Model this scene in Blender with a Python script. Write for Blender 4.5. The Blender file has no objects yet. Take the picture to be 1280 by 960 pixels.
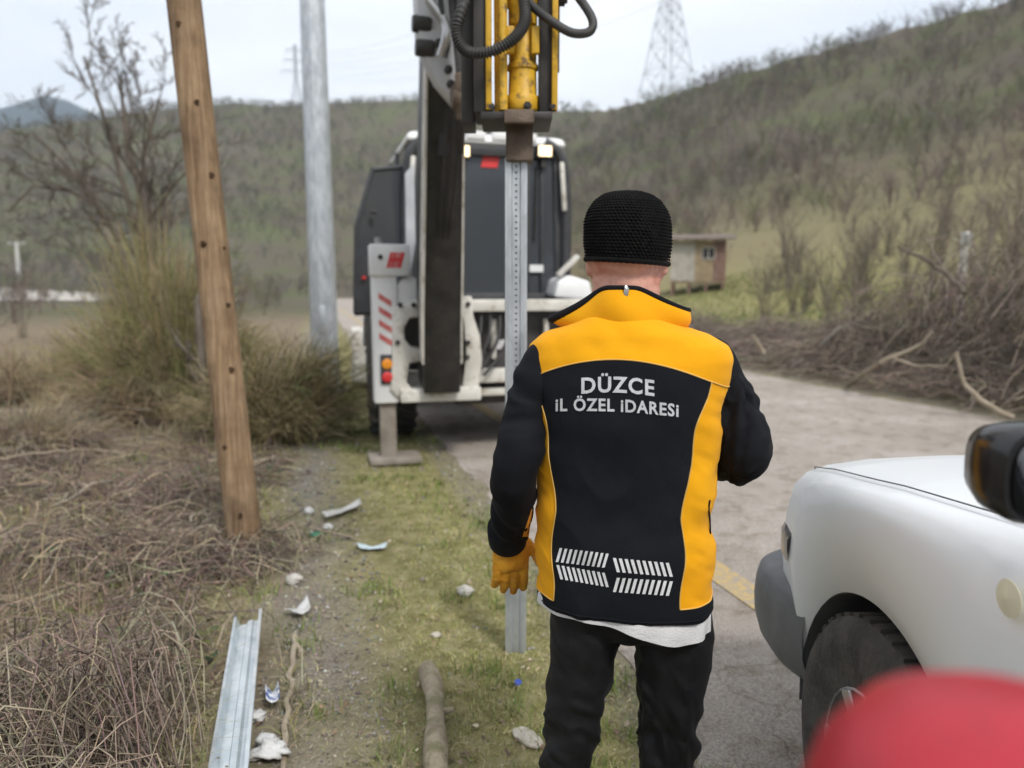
import bpy, bmesh, math, random
import numpy as np
from mathutils import Vector, Matrix, Euler
from mathutils.bvhtree import BVHTree

random.seed(7)
rng = np.random.default_rng(11)
scene = bpy.context.scene
COL = scene.collection
R = math.radians

# ------------------------------------------------------------------ camera
CAM_H, PITCH, FPX = 1.55, R(7.1), 961.0
cam_data = bpy.data.cameras.new('camera')
cam = bpy.data.objects.new('camera', cam_data)
COL.objects.link(cam)
cam.location = (0, 0, CAM_H)
cam.rotation_euler = (R(90) - PITCH, 0, 0)
cam_data.sensor_width = 36.0
cam_data.lens = FPX / 1280 * 36
cam_data.clip_start = 0.05
cam_data.clip_end = 9000
cam_data.dof.use_dof = True
cam_data.dof.focus_distance = 1.80
cam_data.dof.aperture_fstop = 2.3
scene.camera = cam

# ------------------------------------------------------------------ sky, sun, exposure
SUN_EL, SUN_ROT = R(48), R(150)
world = bpy.data.worlds.new('World'); scene.world = world
world.use_nodes = True
wn, wl = world.node_tree.nodes, world.node_tree.links
wn.clear()
w_out = wn.new('ShaderNodeOutputWorld'); w_bg = wn.new('ShaderNodeBackground')
sky = wn.new('ShaderNodeTexSky'); sky.sky_type = 'NISHITA'; sky.sun_disc = False
sky.sun_elevation = SUN_EL; sky.sun_rotation = SUN_ROT
w_tc = wn.new('ShaderNodeTexCoord'); w_map = wn.new('ShaderNodeMapping')
w_map.inputs['Scale'].default_value = (1.0, 1.0, 3.2)
w_map.inputs['Rotation'].default_value = (0, R(14), 0)
w_noise = wn.new('ShaderNodeTexNoise')
w_noise.inputs['Scale'].default_value = 2.1; w_noise.inputs['Detail'].default_value = 5
w_noise.inputs['Roughness'].default_value = 0.5
w_ramp = wn.new('ShaderNodeValToRGB')
w_ramp.color_ramp.elements[0].position = 0.33; w_ramp.color_ramp.elements[0].color = (0.735, 0.775, 0.84, 1)
w_ramp.color_ramp.elements[1].position = 0.60; w_ramp.color_ramp.elements[1].color = (0.95, 0.95, 0.955, 1)
w_scale = wn.new('ShaderNodeVectorMath'); w_scale.operation = 'SCALE'; w_scale.inputs['Scale'].default_value = 7.3
w_mix = wn.new('ShaderNodeMix'); w_mix.data_type = 'RGBA'; w_mix.inputs['Factor'].default_value = 0.9
wl.new(w_tc.outputs['Generated'], w_map.inputs['Vector'])
wl.new(w_map.outputs['Vector'], w_noise.inputs['Vector'])
wl.new(w_noise.outputs['Fac'], w_ramp.inputs['Fac'])
wl.new(w_ramp.outputs['Color'], w_scale.inputs[0])
wl.new(sky.outputs['Color'], w_mix.inputs['A'])
wl.new(w_scale.outputs['Vector'], w_mix.inputs['B'])
wl.new(w_mix.outputs['Result'], w_bg.inputs['Color'])
w_bg.inputs['Strength'].default_value = 0.10
wl.new(w_bg.outputs['Background'], w_out.inputs['Surface'])

sun_data = bpy.data.lights.new('sun', 'SUN')
sun_data.energy = 1.5; sun_data.angle = R(12); sun_data.color = (1.0, 0.96, 0.9)
sun = bpy.data.objects.new('sun', sun_data); COL.objects.link(sun)
sun.location = (20, -30, 60)
sun.rotation_euler = (R(90) - SUN_EL, 0, R(180) - SUN_ROT)

scene.view_settings.view_transform = 'Standard'
scene.view_settings.look = 'None'
scene.view_settings.exposure = 1.0
scene.view_settings.gamma = 1.0
scene.cycles.use_denoising = True
scene.cycles.max_bounces = 6
scene.cycles.volume_bounces = 0
scene.cycles.transparent_max_bounces = 8
scene.cycles.caustics_reflective = False
scene.cycles.caustics_refractive = False

# ------------------------------------------------------------------ pixel helpers (1280 x 960 photo)
CP, SP = math.cos(PITCH), math.sin(PITCH)
def ray(px, py):
    X = (px - 640) / FPX; Y = (480 - py) / FPX
    return Vector((X, CP + Y * SP, -SP + Y * CP))
def gp(px, py, z=0.0):
    d = ray(px, py); t = (z - CAM_H) / d.z
    return Vector((d.x * t, d.y * t, z))
def at(px, py, depth):
    d = ray(px, py); t = depth / d.y
    return Vector((d.x * t, depth, CAM_H + d.z * t))
TH = R(14.6)
NX, NY = math.cos(TH), math.sin(TH)
def uv2w(u, v, z=0.0):
    return Vector((u * NX - v * NY, u * NY + v * NX, z))
def w2u(x, y): return x * NX + y * NY
def w2v(x, y): return -x * NY + y * NX

# ------------------------------------------------------------------ materials
MATS = {}
def mat(name, c1, c2=None, scale=8.0, rough=0.7, metal=0.0, bump=0.0, bscale=None, detail=4.0, stretch=(1, 1, 1),
        spec=0.5, coat=0.0, attr=None, c3=None, s3=60.0, lo=0.35, hi=0.65, sheen=0.0, f3=(0.52, 0.72)):
    if name in MATS: return MATS[name]
    m = bpy.data.materials.new(name); m.use_nodes = True
    n, l = m.node_tree.nodes, m.node_tree.links
    b = n['Principled BSDF']
    b.inputs['Roughness'].default_value = rough; b.inputs['Metallic'].default_value = metal
    b.inputs['Specular IOR Level'].default_value = spec
    b.inputs['Coat Weight'].default_value = coat
    b.inputs['Sheen Weight'].default_value = sheen
    tc = n.new('ShaderNodeTexCoord'); mp = n.new('ShaderNodeMapping'); mp.inputs['Scale'].default_value = stretch
    l.new(tc.outputs['Object'], mp.inputs['Vector'])
    last = None
    if attr:
        a = n.new('ShaderNodeAttribute'); a.attribute_name = attr; last = a.outputs['Color']
    elif c2 is None:
        b.inputs['Base Color'].default_value = (*c1, 1)
    if c2 is not None:
        no = n.new('ShaderNodeTexNoise'); no.inputs['Scale'].default_value = scale; no.inputs['Detail'].default_value = detail
        l.new(mp.outputs['Vector'], no.inputs['Vector'])
        rp = n.new('ShaderNodeValToRGB'); rp.color_ramp.elements[0].position = lo; rp.color_ramp.elements[1].position = hi
        rp.color_ramp.elements[0].color = (*c1, 1); rp.color_ramp.elements[1].color = (*c2, 1)
        l.new(no.outputs['Fac'], rp.inputs['Fac'])
        if last is None: last = rp.outputs['Color']
        else:
            mx = n.new('ShaderNodeMix'); mx.data_type = 'RGBA'; mx.blend_type = 'MULTIPLY'; mx.inputs['Factor'].default_value = 1
            l.new(last, mx.inputs['A']); l.new(rp.outputs['Color'], mx.inputs['B']); last = mx.outputs['Result']
    if c3 is not None:
        n3 = n.new('ShaderNodeTexNoise'); n3.inputs['Scale'].default_value = s3; n3.inputs['Detail'].default_value = 6
        n3.inputs['Roughness'].default_value = 0.7
        l.new(mp.outputs['Vector'], n3.inputs['Vector'])
        r3 = n.new('ShaderNodeMapRange'); r3.inputs['From Min'].default_value = f3[0]; r3.inputs['From Max'].default_value = f3[1]
        l.new(n3.outputs['Fac'], r3.inputs['Value'])
        mx = n.new('ShaderNodeMix'); mx.data_type = 'RGBA'
        l.new(r3.outputs['Result'], mx.inputs['Factor'])
        if last is not None: l.new(last, mx.inputs['A'])
        else: mx.inputs['A'].default_value = (*c1, 1)
        mx.inputs['B'].default_value = (*c3, 1); last = mx.outputs['Result']
    if last is not None: l.new(last, b.inputs['Base Color'])
    if bump > 0:
        nb = n.new('ShaderNodeTexNoise'); nb.inputs['Scale'].default_value = bscale or scale * 4; nb.inputs['Detail'].default_value = 5
        l.new(mp.outputs['Vector'], nb.inputs['Vector'])
        bp = n.new('ShaderNodeBump'); bp.inputs['Strength'].default_value = bump; bp.inputs['Distance'].default_value = 0.02
        l.new(nb.outputs['Fac'], bp.inputs['Height']); l.new(bp.outputs['Normal'], b.inputs['Normal'])
    MATS[name] = m
    return m

# ------------------------------------------------------------------ objects
def empty(name, loc=(0, 0, 0), rot=(0, 0, 0)):
    o = bpy.data.objects.new(name, None); COL.objects.link(o)
    o.location = loc; o.rotation_euler = rot; o.empty_display_size = 0.1
    return o
def tag(o, label, cat, group=None):
    o['label'] = label; o['category'] = cat
    if group: o['group'] = group
    return o
def kind(o, k):
    o['kind'] = k; return o
def link_mesh(name, me, m=None, parent=None):
    o = bpy.data.objects.new(name, me); COL.objects.link(o)
    if m is not None and not me.materials: me.materials.append(m)
    if parent is not None: o.parent = parent
    return o
def copy_tree(o, parent=None):
    c = o.copy(); COL.objects.link(c)
    if parent is not None: c.parent = parent
    for ch in list(o.children): copy_tree(ch, c)
    return c

class MB:
    def __init__(s): s.v = []; s.f = []
    def add(s, vs, fs):
        k = len(s.v); s.v += [tuple(p) for p in vs]; s.f += [tuple(i + k for i in f) for f in fs]; return s
    def box(s, c, d, rot=None):
        c = Vector(c); hx, hy, hz = d[0] / 2, d[1] / 2, d[2] / 2
        P = [Vector((x, y, z)) for z in (-hz, hz) for y in (-hy, hy) for x in (-hx, hx)]
        if rot is not None:
            M = rot if isinstance(rot, Matrix) else Euler(rot).to_matrix()
            P = [M @ p for p in P]
        return s.add([p + c for p in P], [(0, 2, 3, 1), (4, 5, 7, 6), (0, 1, 5, 4), (2, 6, 7, 3), (0, 4, 6, 2), (1, 3, 7, 5)])
    def beam(s, a, b, w, h, up=(0, 0, 1)):
        a, b = Vector(a), Vector(b); d = (b - a); L = d.length; d.normalize()
        x = d.cross(Vector(up));
        if x.length < 1e-4: x = d.cross(Vector((1, 0, 0)))
        x.normalize(); z = x.cross(d)
        M = Matrix((x, d, z)).transposed()
        return s.box((a + b) / 2, (w, L, h), M)
    def tube(s, pts, rad, n=8, cap=True):
        pts = [Vector(p) for p in pts]; K = len(pts)
        if not hasattr(rad, '__len__'): rad = [rad] * K
        t0 = (pts[1] - pts[0]).normalized()
        ref = Vector((0, 0, 1)) if abs(t0.z) < 0.9 else Vector((1, 0, 0))
        x = t0.cross(ref).normalized(); vs = []
        for i, p in enumerate(pts):
            t = (pts[min(i + 1, K - 1)] - pts[max(i - 1, 0)]).normalized()
            x = (x - t * x.dot(t)).normalized(); y = t.cross(x)
            for j in range(n):
                a = 2 * math.pi * j / n
                vs.append(p + (x * math.cos(a) + y * math.sin(a)) * rad[i])
        fs = [(i * n + j, i * n + (j + 1) % n, (i + 1) * n + (j + 1) % n, (i + 1) * n + j) for i in range(K - 1) for j in range(n)]
        if cap: fs += [tuple(range(n - 1, -1, -1)), tuple(range((K - 1) * n, K * n))]
        return s.add(vs, fs)
    def prism(s, poly, o, ax, ay, az, depth):
        """poly in (ax, ay) plane at o, extruded by depth along az"""
        o, ax, ay, az = Vector(o), Vector(ax), Vector(ay), Vector(az)
        n = len(poly); base = [o + ax * p[0] + ay * p[1] for p in poly]
        vs = base + [p + az * depth for p in base]
        fs = [tuple(range(n - 1, -1, -1)), tuple(range(n, 2 * n))] + [(i, (i + 1) % n, n + (i + 1) % n, n + i) for i in range(n)]
        return s.add(vs, fs)
    def loft(s, rings, closed=True, cap=True):
        n = len(rings[0]); vs = [p for r in rings for p in r]; m = n if closed else n - 1
        fs = [(i * n + j, i * n + (j + 1) % n, (i + 1) * n + (j + 1) % n, (i + 1) * n + j) for i in range(len(rings) - 1) for j in range(m)]
        if cap and closed: fs += [tuple(range(n - 1, -1, -1)), tuple(range((len(rings) - 1) * n, len(rings) * n))]
        return s.add(vs, fs)
    def lathe(s, prof, c=(0, 0, 0), axis='z', n=24):
        rings = []
        for r, h in prof:
            ring = []
            for j in range(n):
                a = 2 * math.pi * j / n; p = (r * math.cos(a), r * math.sin(a), h)
                if axis == 'x': p = (h, p[0], p[1])
                if axis == 'y': p = (p[0], h, p[1])
                ring.append(Vector(c) + Vector(p))
            rings.append(ring)
        return s.loft(rings)
    def mesh(s, name, bevel=0.0, seg=2, smooth=None, ang=40, fixn=True):
        me = bpy.data.meshes.new(name); me.from_pydata([tuple(p) for p in s.v], [], s.f)
        bm = bmesh.new(); bm.from_mesh(me)
        if fixn: bmesh.ops.recalc_face_normals(bm, faces=bm.faces)
        if bevel > 0:
            ed = [e for e in bm.edges if len(e.link_faces) == 2 and e.calc_face_angle(0) > R(30)]
            bmesh.ops.bevel(bm, geom=ed, offset=bevel, segments=seg, profile=0.5, affect='EDGES', clamp_overlap=True)
        if smooth is None: smooth = True
        if smooth:
            for f in bm.faces: f.smooth = True
            for e in bm.edges:
                if len(e.link_faces) == 2 and e.calc_face_angle(0) > R(ang): e.smooth = False
        bm.to_mesh(me); bm.free(); return me
    def build(s, name, m, parent=None, **k):
        return link_mesh(name, s.mesh(name, **k), m, parent)

def np_mesh(name, V, F, m=None, parent=None, colors=None, smooth=False, attr='tint'):
    V = np.asarray(V, dtype=np.float32).reshape(-1, 3); F = np.asarray(F, dtype=np.int32)
    nf, k = F.shape
    me = bpy.data.meshes.new(name)
    me.vertices.add(len(V)); me.vertices.foreach_set('co', V.ravel())
    me.loops.add(nf * k); me.loops.foreach_set('vertex_index', F.ravel())
    me.polygons.add(nf)
    me.polygons.foreach_set('loop_start', np.arange(0, nf * k, k, dtype=np.int32))
    if smooth: me.polygons.foreach_set('use_smooth', np.ones(nf, dtype=bool))
    me.update(calc_edges=True)
    if colors is not None:
        ca = me.color_attributes.new(attr, 'FLOAT_COLOR', 'POINT')
        C = np.ones((len(V), 4), dtype=np.float32); C[:, :3] = colors
        ca.data.foreach_set('color', C.ravel())
    return link_mesh(name, me, m, parent)

def strands_geo(P, rad, sides=3):
    """P [N,K,3], rad [N,K] -> V,F quads; N tubes"""
    N, K, _ = P.shape
    T = np.empty_like(P); T[:, 1:-1] = P[:, 2:] - P[:, :-2]; T[:, 0] = P[:, 1] - P[:, 0]; T[:, -1] = P[:, -1] - P[:, -2]
    T /= np.linalg.norm(T, axis=2, keepdims=True) + 1e-9
    ref = np.where(np.abs(T[..., 2:3]) < 0.9, np.array([0, 0, 1.0]), np.array([1.0, 0, 0]))
    X = np.cross(T, ref); X /= np.linalg.norm(X, axis=2, keepdims=True) + 1e-9
    Y = np.cross(T, X)
    a = np.arange(sides) * 2 * np.pi / sides
    V = P[:, :, None, :] + rad[:, :, None, None] * (X[:, :, None, :] * np.cos(a)[None, None, :, None] + Y[:, :, None, :] * np.sin(a)[None, None, :, None])
    idx = np.arange(N * K * sides).reshape(N, K, sides)
    nx = np.roll(idx, -1, axis=2)
    F = np.stack([idx[:, :-1], nx[:, :-1], nx[:, 1:], idx[:, 1:]], axis=-1).reshape(-1, 4)
    return V.reshape(-1, 3), F
def strands(name, P, rad, m, cols=None, sides=3, parent=None):
    V, F = strands_geo(P, rad, sides)
    C = None
    if cols is not None: C = np.repeat(cols, P.shape[1] * sides, axis=0)
    return np_mesh(name, V, F, m, parent, C, smooth=True)
def ribbons(name, P, W, m, cols=None, parent=None):
    """P [N,K,3] centre line, W [N,K,3] half width vectors"""
    N, K, _ = P.shape
    V = np.stack([P - W, P + W], axis=2).reshape(-1, 3)
    idx = np.arange(N * K * 2).reshape(N, K, 2)
    F = np.stack([idx[:, :-1, 0], idx[:, :-1, 1], idx[:, 1:, 1], idx[:, 1:, 0]], axis=-1).reshape(-1, 4)
    C = np.repeat(cols, K * 2, axis=0) if cols is not None else None
    return np_mesh(name, V, F, m, parent, C)

# ------------------------------------------------------------------ value noise for shapes
_g = np.random.default_rng(5).random((256, 256))
def vnoise(x, y):
    x = np.asarray(x, float); y = np.asarray(y, float)
    xi = np.floor(x).astype(int); yi = np.floor(y).astype(int); fx = x - xi; fy = y - yi
    fx = fx * fx * (3 - 2 * fx); fy = fy * fy * (3 - 2 * fy)
    g = lambda a, b: _g[a & 255, b & 255]
    return (g(xi, yi) * (1 - fx) + g(xi + 1, yi) * fx) * (1 - fy) + (g(xi, yi + 1) * (1 - fx) + g(xi + 1, yi + 1) * fx) * fy - 0.5
def fbm(x, y, o=3):
    r = 0; a = 1.0
    for i in range(o): r = r + a * vnoise(x * 2 ** i + 17.3 * i, y * 2 ** i + 9.1 * i); a *= 0.5
    return r
def sstep(a, b, x):
    t = np.clip((np.asarray(x, float) - a) / (b - a), 0, 1); return t * t * (3 - 2 * t)

# ------------------------------------------------------------------ terrain
def ae(px, py):
    d = ray(px, py); return math.degrees(math.atan2(d.x, d.y)), math.tan(math.atan2(d.z, math.hypot(d.x, d.y)))
SKYL = [(0, 163), (90, 150), (200, 134), (290, 127), (340, 132), (440, 127), (530, 122), (690, 137), (760, 136), (810, 124), (900, 97), (1000, 69), (1100, 42), (1225, 9), (1280, -6)]
_sk = [ae(*p) for p in SKYL]
SA = [-180, -100, -60] + [p[0] for p in _sk] + [60, 100, 180]
SE = [0.10, 0.14, 0.17] + [p[1] for p in _sk] + [0.34, 0.24, 0.10]
MTN = [ae(*p) for p in [(-160, 140), (-60, 128), (0, 137), (30, 128), (55, 120), (85, 127), (130, 150), (200, 190)]]
ROAD_L, ROAD_R = 1.22, 7.9
def ridge(a): return np.interp(a, [-180, -34, -6, 6, 14, 34, 90, 180], [300, 330, 320, 215, 165, 140, 130, 300])
def foot(a):
    s = np.sin(np.radians(np.clip(a + 14.6, 4, 100)))
    f = np.where(a > 100, 90, np.minimum(120, 10.6 / s))
    w = sstep(-14, -3, a)
    return 120 * (1 - w) + f * w
def ground_z(x, y):
    x = np.asarray(x, float); y = np.asarray(y, float)
    r = np.hypot(x, y); a = np.degrees(np.arctan2(x, y))
    E = np.interp(a, SA, SE); Rr = ridge(a); Fo = foot(a)
    p = np.interp(a, [-20, 0, 12], [1.35, 1.5, 1.75])
    s = np.clip((r - Fo) / (Rr - Fo), 0, 1)
    z = (E * Rr + CAM_H) * s ** p
    z = z * (1 - 0.45 * sstep(1.0, 2.6, r / Rr))
    z += np.clip(s * 6, 0, 1) * (1 - np.clip(s, 0, 1) ** 6) * fbm(x / 14, y / 14) * 1.6
    M = np.interp(a, [-70] + [q[0] for q in MTN] + [0], [0.12] + [q[1] for q in MTN] + [0.02])
    z = np.maximum(z, M * 1600 * np.exp(-((r - 1600) / 340.0) ** 2))
    u = w2u(x, y)
    near = 1 - sstep(30, 60, r)
    soft = sstep(0.0, -2.2, u) + sstep(8.2, 10, u)
    z += near * (fbm(x * 2.2, y * 2.2) * (0.02 + 0.05 * np.clip(soft, 0, 1)) - 0.012)
    # brambly hump beside the loose steel channel
    z += 0.10 * np.exp(-(((x + 1.35) / 0.55) ** 2 + ((y - 2.1) / 0.7) ** 2))
    onroad = sstep(ROAD_L + 0.06, ROAD_L + 0.3, u) * (1 - sstep(ROAD_R - 0.3, ROAD_R - 0.06, u)) * (1 - sstep(90, 120, r))
    z = z * (1 - onroad) + (-0.03) * onroad
    return z
def gz(x, y): return float(ground_z(x, y))

az = np.concatenate([np.linspace(-180, -46, 60, endpoint=False), np.linspace(-46, 46, 420), np.linspace(46, 180, 60)[1:]])
rr = np.concatenate([[0.15], np.geomspace(0.4, 3200, 330)])
AZ, RR = np.meshgrid(np.radians(az), rr)
gx, gy = RR * np.sin(AZ), RR * np.cos(AZ)
gzv = ground_z(gx, gy)
V = np.stack([gx, gy, gzv], -1).reshape(-1, 3)
na = len(az); idx = np.arange(len(rr) * na).reshape(len(rr), na)
F = np.stack([idx[:-1, :-1], idx[:-1, 1:], idx[1:, 1:], idx[1:, :-1]], -1).reshape(-1, 4)
# ground cover weights: red = mossy turf, green = gravel and mud, blue = hillside
U = w2u(V[:, 0], V[:, 1]); Vv = w2v(V[:, 0], V[:, 1]); rad = np.hypot(V[:, 0], V[:, 1])
turf = sstep(-0.55, 0.15, U + 0.5 * fbm(V[:, 0] * 1.3, V[:, 1] * 1.3)) * (1 - sstep(40, 70, rad))
turf = np.maximum(turf, sstep(9.5, 12.5, U) * (1 - sstep(70, 120, rad)) * 0.5)
grav = np.exp(-((U + 0.02 + 0.12 * fbm(V[:, 0] * 2, V[:, 1] * 2)) / 0.24) ** 2) * sstep(1.0, 2.0, rad) * (1 - sstep(25, 45, rad)) * np.clip(0.75 + 1.0 * fbm(V[:, 0] * 1.7 + 4, V[:, 1] * 1.7), 0, 1)
grav = np.maximum(grav, sstep(7.8, 8.0, U) * (1 - sstep(8.3, 9.2, U)) * 0.7)
grav = np.maximum(grav, sstep(ROAD_L - 0.28, ROAD_L - 0.1, U) * sstep(2, 1.5, U) * 0.55 * (rad < 80))
hill = np.where(U > 9, sstep(38, 105, rad), sstep(26, 60, rad))
ground_cols = np.stack([turf, grav, hill], -1)
gm = bpy.data.materials.new('ground_cover'); gm.use_nodes = True
n, l = gm.node_tree.nodes, gm.node_tree.links
bs = n['Principled BSDF']; bs.inputs['Roughness'].default_value = 0.95; bs.inputs['Specular IOR Level'].default_value = 0.2
tc = n.new('ShaderNodeTexCoord'); at_ = n.new('ShaderNodeAttribute'); at_.attribute_name = 'cover'
sep = n.new('ShaderNodeSeparateColor'); l.new(at_.outputs['Color'], sep.inputs['Color'])
def nz(scale, detail=5, rough=0.6):
    k = n.new('ShaderNodeTexNoise'); k.inputs['Scale'].default_value = scale; k.inputs['Detail'].default_value = detail
    k.inputs['Roughness'].default_value = rough; l.new(tc.outputs['Object'], k.inputs['Vector']); return k.outputs['Fac']
def ramp(f, *stops):
    k = n.new('ShaderNodeValToRGB'); l.new(f, k.inputs['Fac']); e = k.color_ramp.elements
    while len(e) < len(stops): e.new(0.5)
    for i, (p, c) in enumerate(stops): e[i].position = p; e[i].color = (*c, 1)
    return k.outputs['Color']
def mixc(f, A, B):
    k = n.new('ShaderNodeMix'); k.data_type = 'RGBA'; l.new(f, k.inputs['Factor']); l.new(A, k.inputs['A']); l.new(B, k.inputs['B']); return k.outputs['Result']
litter = ramp(nz(26, 8, 0.75), (0.30, (0.09, 0.068, 0.046)), (0.50, (0.21, 0.165, 0.112)), (0.70, (0.40, 0.325, 0.225)))
turfc = ramp(nz(9, 8, 0.75), (0.30, (0.12, 0.108, 0.044)), (0.48, (0.235, 0.215, 0.088)), (0.62, (0.33, 0.295, 0.155)), (0.75, (0.40, 0.345, 0.225)))
gravc = ramp(nz(70, 6, 0.8), (0.32, (0.10, 0.087, 0.072)), (0.52, (0.235, 0.21, 0.182)), (0.72, (0.42, 0.39, 0.355)))
hillc = ramp(nz(0.055, 9, 0.72), (0.33, (0.100, 0.082, 0.062)), (0.47, (0.112, 0.096, 0.067)), (0.58, (0.098, 0.104, 0.050)), (0.72, (0.112, 0.126, 0.055)))
c = mixc(sep.outputs['Red'], litter, turfc); c = mixc(sep.outputs['Green'], c, gravc); c = mixc(sep.outputs['Blue'], c, hillc)
ln = n.new('ShaderNodeVectorMath'); ln.operation = 'LENGTH'; l.new(tc.outputs['Object'], ln.inputs[0])
mr = n.new('ShaderNodeMapRange'); mr.inputs['From Min'].default_value = 700; mr.inputs['From Max'].default_value = 1000; l.new(ln.outputs['Value'], mr.inputs['Value'])
conif = ramp(nz(0.02, 6), (0.35, (0.022, 0.032, 0.032)), (0.65, (0.045, 0.058, 0.055)))
c = mixc(mr.outputs['Result'], c, conif)
l.new(c, bs.inputs['Base Color'])
bp = n.new('ShaderNodeBump'); bp.inputs['Strength'].default_value = 0.7; bp.inputs['Distance'].default_value = 0.03
l.new(nz(45, 8, 0.75), bp.inputs['Height']); l.new(bp.outputs['Normal'], bs.inputs['Normal'])
g = np_mesh('ground', V, F, gm, None, ground_cols, smooth=True, attr='cover'); kind(g, 'structure')

# ------------------------------------------------------------------ road
asph = mat('worn_asphalt', (0.330, 0.290, 0.252), (0.425, 0.385, 0.345), scale=0.6, rough=0.95, bump=1.0, bscale=120, detail=9, c3=(0.20, 0.175, 0.152), s3=42, f3=(0.55, 0.68), spec=0.3)
asph = bpy.data.materials.new('dusty_chipseal'); asph.use_nodes = True
n, l = asph.node_tree.nodes, asph.node_tree.links; bs = n['Principled BSDF']; bs.inputs['Roughness'].default_value = 0.95; bs.inputs['Specular IOR Level'].default_value = 0.25
tc = n.new('ShaderNodeTexCoord')
def mulc(A, B):
    k = n.new('ShaderNodeMix'); k.data_type = 'RGBA'; k.blend_type = 'MULTIPLY'; k.inputs['Factor'].default_value = 1; l.new(A, k.inputs['A']); l.new(B, k.inputs['B']); return k.outputs['Result']
base = ramp(nz(0.7, 7, 0.65), (0.32, (0.30, 0.264, 0.232)), (0.52, (0.375, 0.338, 0.302)), (0.70, (0.46, 0.425, 0.39)))
agg = ramp(nz(95, 3, 0.8), (0.30, (0.45, 0.45, 0.46)), (0.48, (0.95, 0.94, 0.93)), (0.66, (1.35, 1.32, 1.28)))
dirt = ramp(nz(5.5, 8, 0.7), (0.36, (0.72, 0.68, 0.63)), (0.50, (1.0, 1.0, 1.0)))
vor = n.new('ShaderNodeTexVoronoi'); vor.feature = 'DISTANCE_TO_EDGE'; vor.inputs['Scale'].default_value = 0.9
wrp = n.new('ShaderNodeTexNoise'); wrp.inputs['Scale'].default_value = 2.5; wrp.inputs['Detail'].default_value = 6; l.new(tc.outputs['Object'], wrp.inputs['Vector'])
ad = n.new('ShaderNodeMix'); ad.data_type = 'RGBA'; ad.blend_type = 'LINEAR_LIGHT'; ad.inputs['Factor'].default_value = 0.35; l.new(tc.outputs['Object'], ad.inputs['A']); l.new(wrp.outputs['Color'], ad.inputs['B']); l.new(ad.outputs['Result'], vor.inputs['Vector'])
crack = ramp(vor.outputs['Distance'], (0.0, (0.70, 0.68, 0.66)), (0.008, (1, 1, 1)))
l.new(mulc(mulc(mulc(base, agg), dirt), crack), bs.inputs['Base Color'])
bp = n.new('ShaderNodeBump'); bp.inputs['Strength'].default_value = 0.9; bp.inputs['Distance'].default_value = 0.008; l.new(nz(110, 5, 0.8), bp.inputs['Height']); l.new(bp.outputs['Normal'], bs.inputs['Normal'])
us = np.linspace(ROAD_L, ROAD_R, 18); vs = np.concatenate([np.linspace(-14, 24, 150), np.linspace(24.8, 120, 60)])
UU, VV = np.meshgrid(us, vs)
UU = UU.copy()
UU[:, 0] += 0.10 * fbm(VV[:, 0] * 1.5, 3.0 + 0 * VV[:, 0]) + 0.05 * fbm(VV[:, 0] * 7, 8 + 0 * VV[:, 0])
UU[:, -1] += 0.15 * fbm(VV[:, 0] * 1.1, 5.0 + 0 * VV[:, 0])
RX, RY = UU * NX - VV * NY, UU * NY + VV * NX
RZ = 0.004 + 0.02 * np.sin((UU - ROAD_L) / (ROAD_R - ROAD_L) * np.pi) - 0.012 * (np.abs(UU - (ROAD_L + ROAD_R) / 2) > 3.2)
idx = np.arange(UU.size).reshape(UU.shape)
F = np.stack([idx[:-1, :-1], idx[:-1, 1:], idx[1:, 1:], idx[1:, :-1]], -1).reshape(-1, 4)
kind(np_mesh('road', np.stack([RX, RY, RZ], -1), F, asph, smooth=True), 'structure')
def road_z(u): return 0.004 + 0.02 * math.sin((u - ROAD_L) / (ROAD_R - ROAD_L) * math.pi)
# worn yellow edge line
ym = bpy.data.materials.new('worn_yellow_paint'); ym.use_nodes = True
n, l = ym.node_tree.nodes, ym.node_tree.links; bs = n['Principled BSDF']; bs.inputs['Roughness'].default_value = 0.85
tc = n.new('ShaderNodeTexCoord')
yc = ramp(nz(34, 8, 0.75), (0.42, (0.29, 0.255, 0.215)), (0.54, (0.44, 0.32, 0.14)), (0.70, (0.58, 0.39, 0.09)))
l.new(yc, bs.inputs['Base Color'])
mb = MB(); vv = np.arange(-12, 60, 0.25)
def eu(v, k): return 2.02 + k * (0.17 + 0.03 * float(fbm(v * 3, k * 7.0))) + 0.02 * math.sin(v)
ringL = [uv2w(eu(v, 0), v, road_z(2.05) + 0.005) for v in vv]; ringR = [uv2w(eu(v, 1), v, road_z(2.15) + 0.005) for v in vv]
mb.loft([ringL, ringR], closed=False)
kind(mb.build('road_marking', ym, None, fixn=False), 'structure')
# pale lane across the valley
lane = MB(); A = []; B = []
for k, px in enumerate(range(-420, 330, 25)):
    p = gp(px, 377.0); q = gp(px, 373.6)
    A.append((p.x, p.y, gz(p.x, p.y) + 0.12)); B.append((q.x, q.y, gz(q.x, q.y) + 0.12))
lane.loft([A, B], closed=False)
kind(lane.build('path', mat('pale_gravel_lane', (0.42, 0.39, 0.34), (0.50, 0.47, 0.43), scale=0.5, rough=0.95), None, fixn=False), 'structure')
# ================================================================== vegetation
def unit(a): return a / (np.linalg.norm(a, axis=-1, keepdims=True) + 1e-9)
veg = mat('veg_tint', (0.85, 0.85, 0.85), (1.1, 1.1, 1.1), scale=3, rough=0.9, attr='tint', spec=0.2)
bark = mat('grey_bark', (0.10, 0.085, 0.068), (0.19, 0.165, 0.135), scale=9, rough=0.95, bump=0.6, bscale=40, stretch=(1, 1, 0.3), spec=0.2)
blade = mat('blade_tint', (0.8, 0.8, 0.8), (1.1, 1.1, 1.1), scale=3, rough=0.75, attr='tint', spec=0.25)

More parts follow.
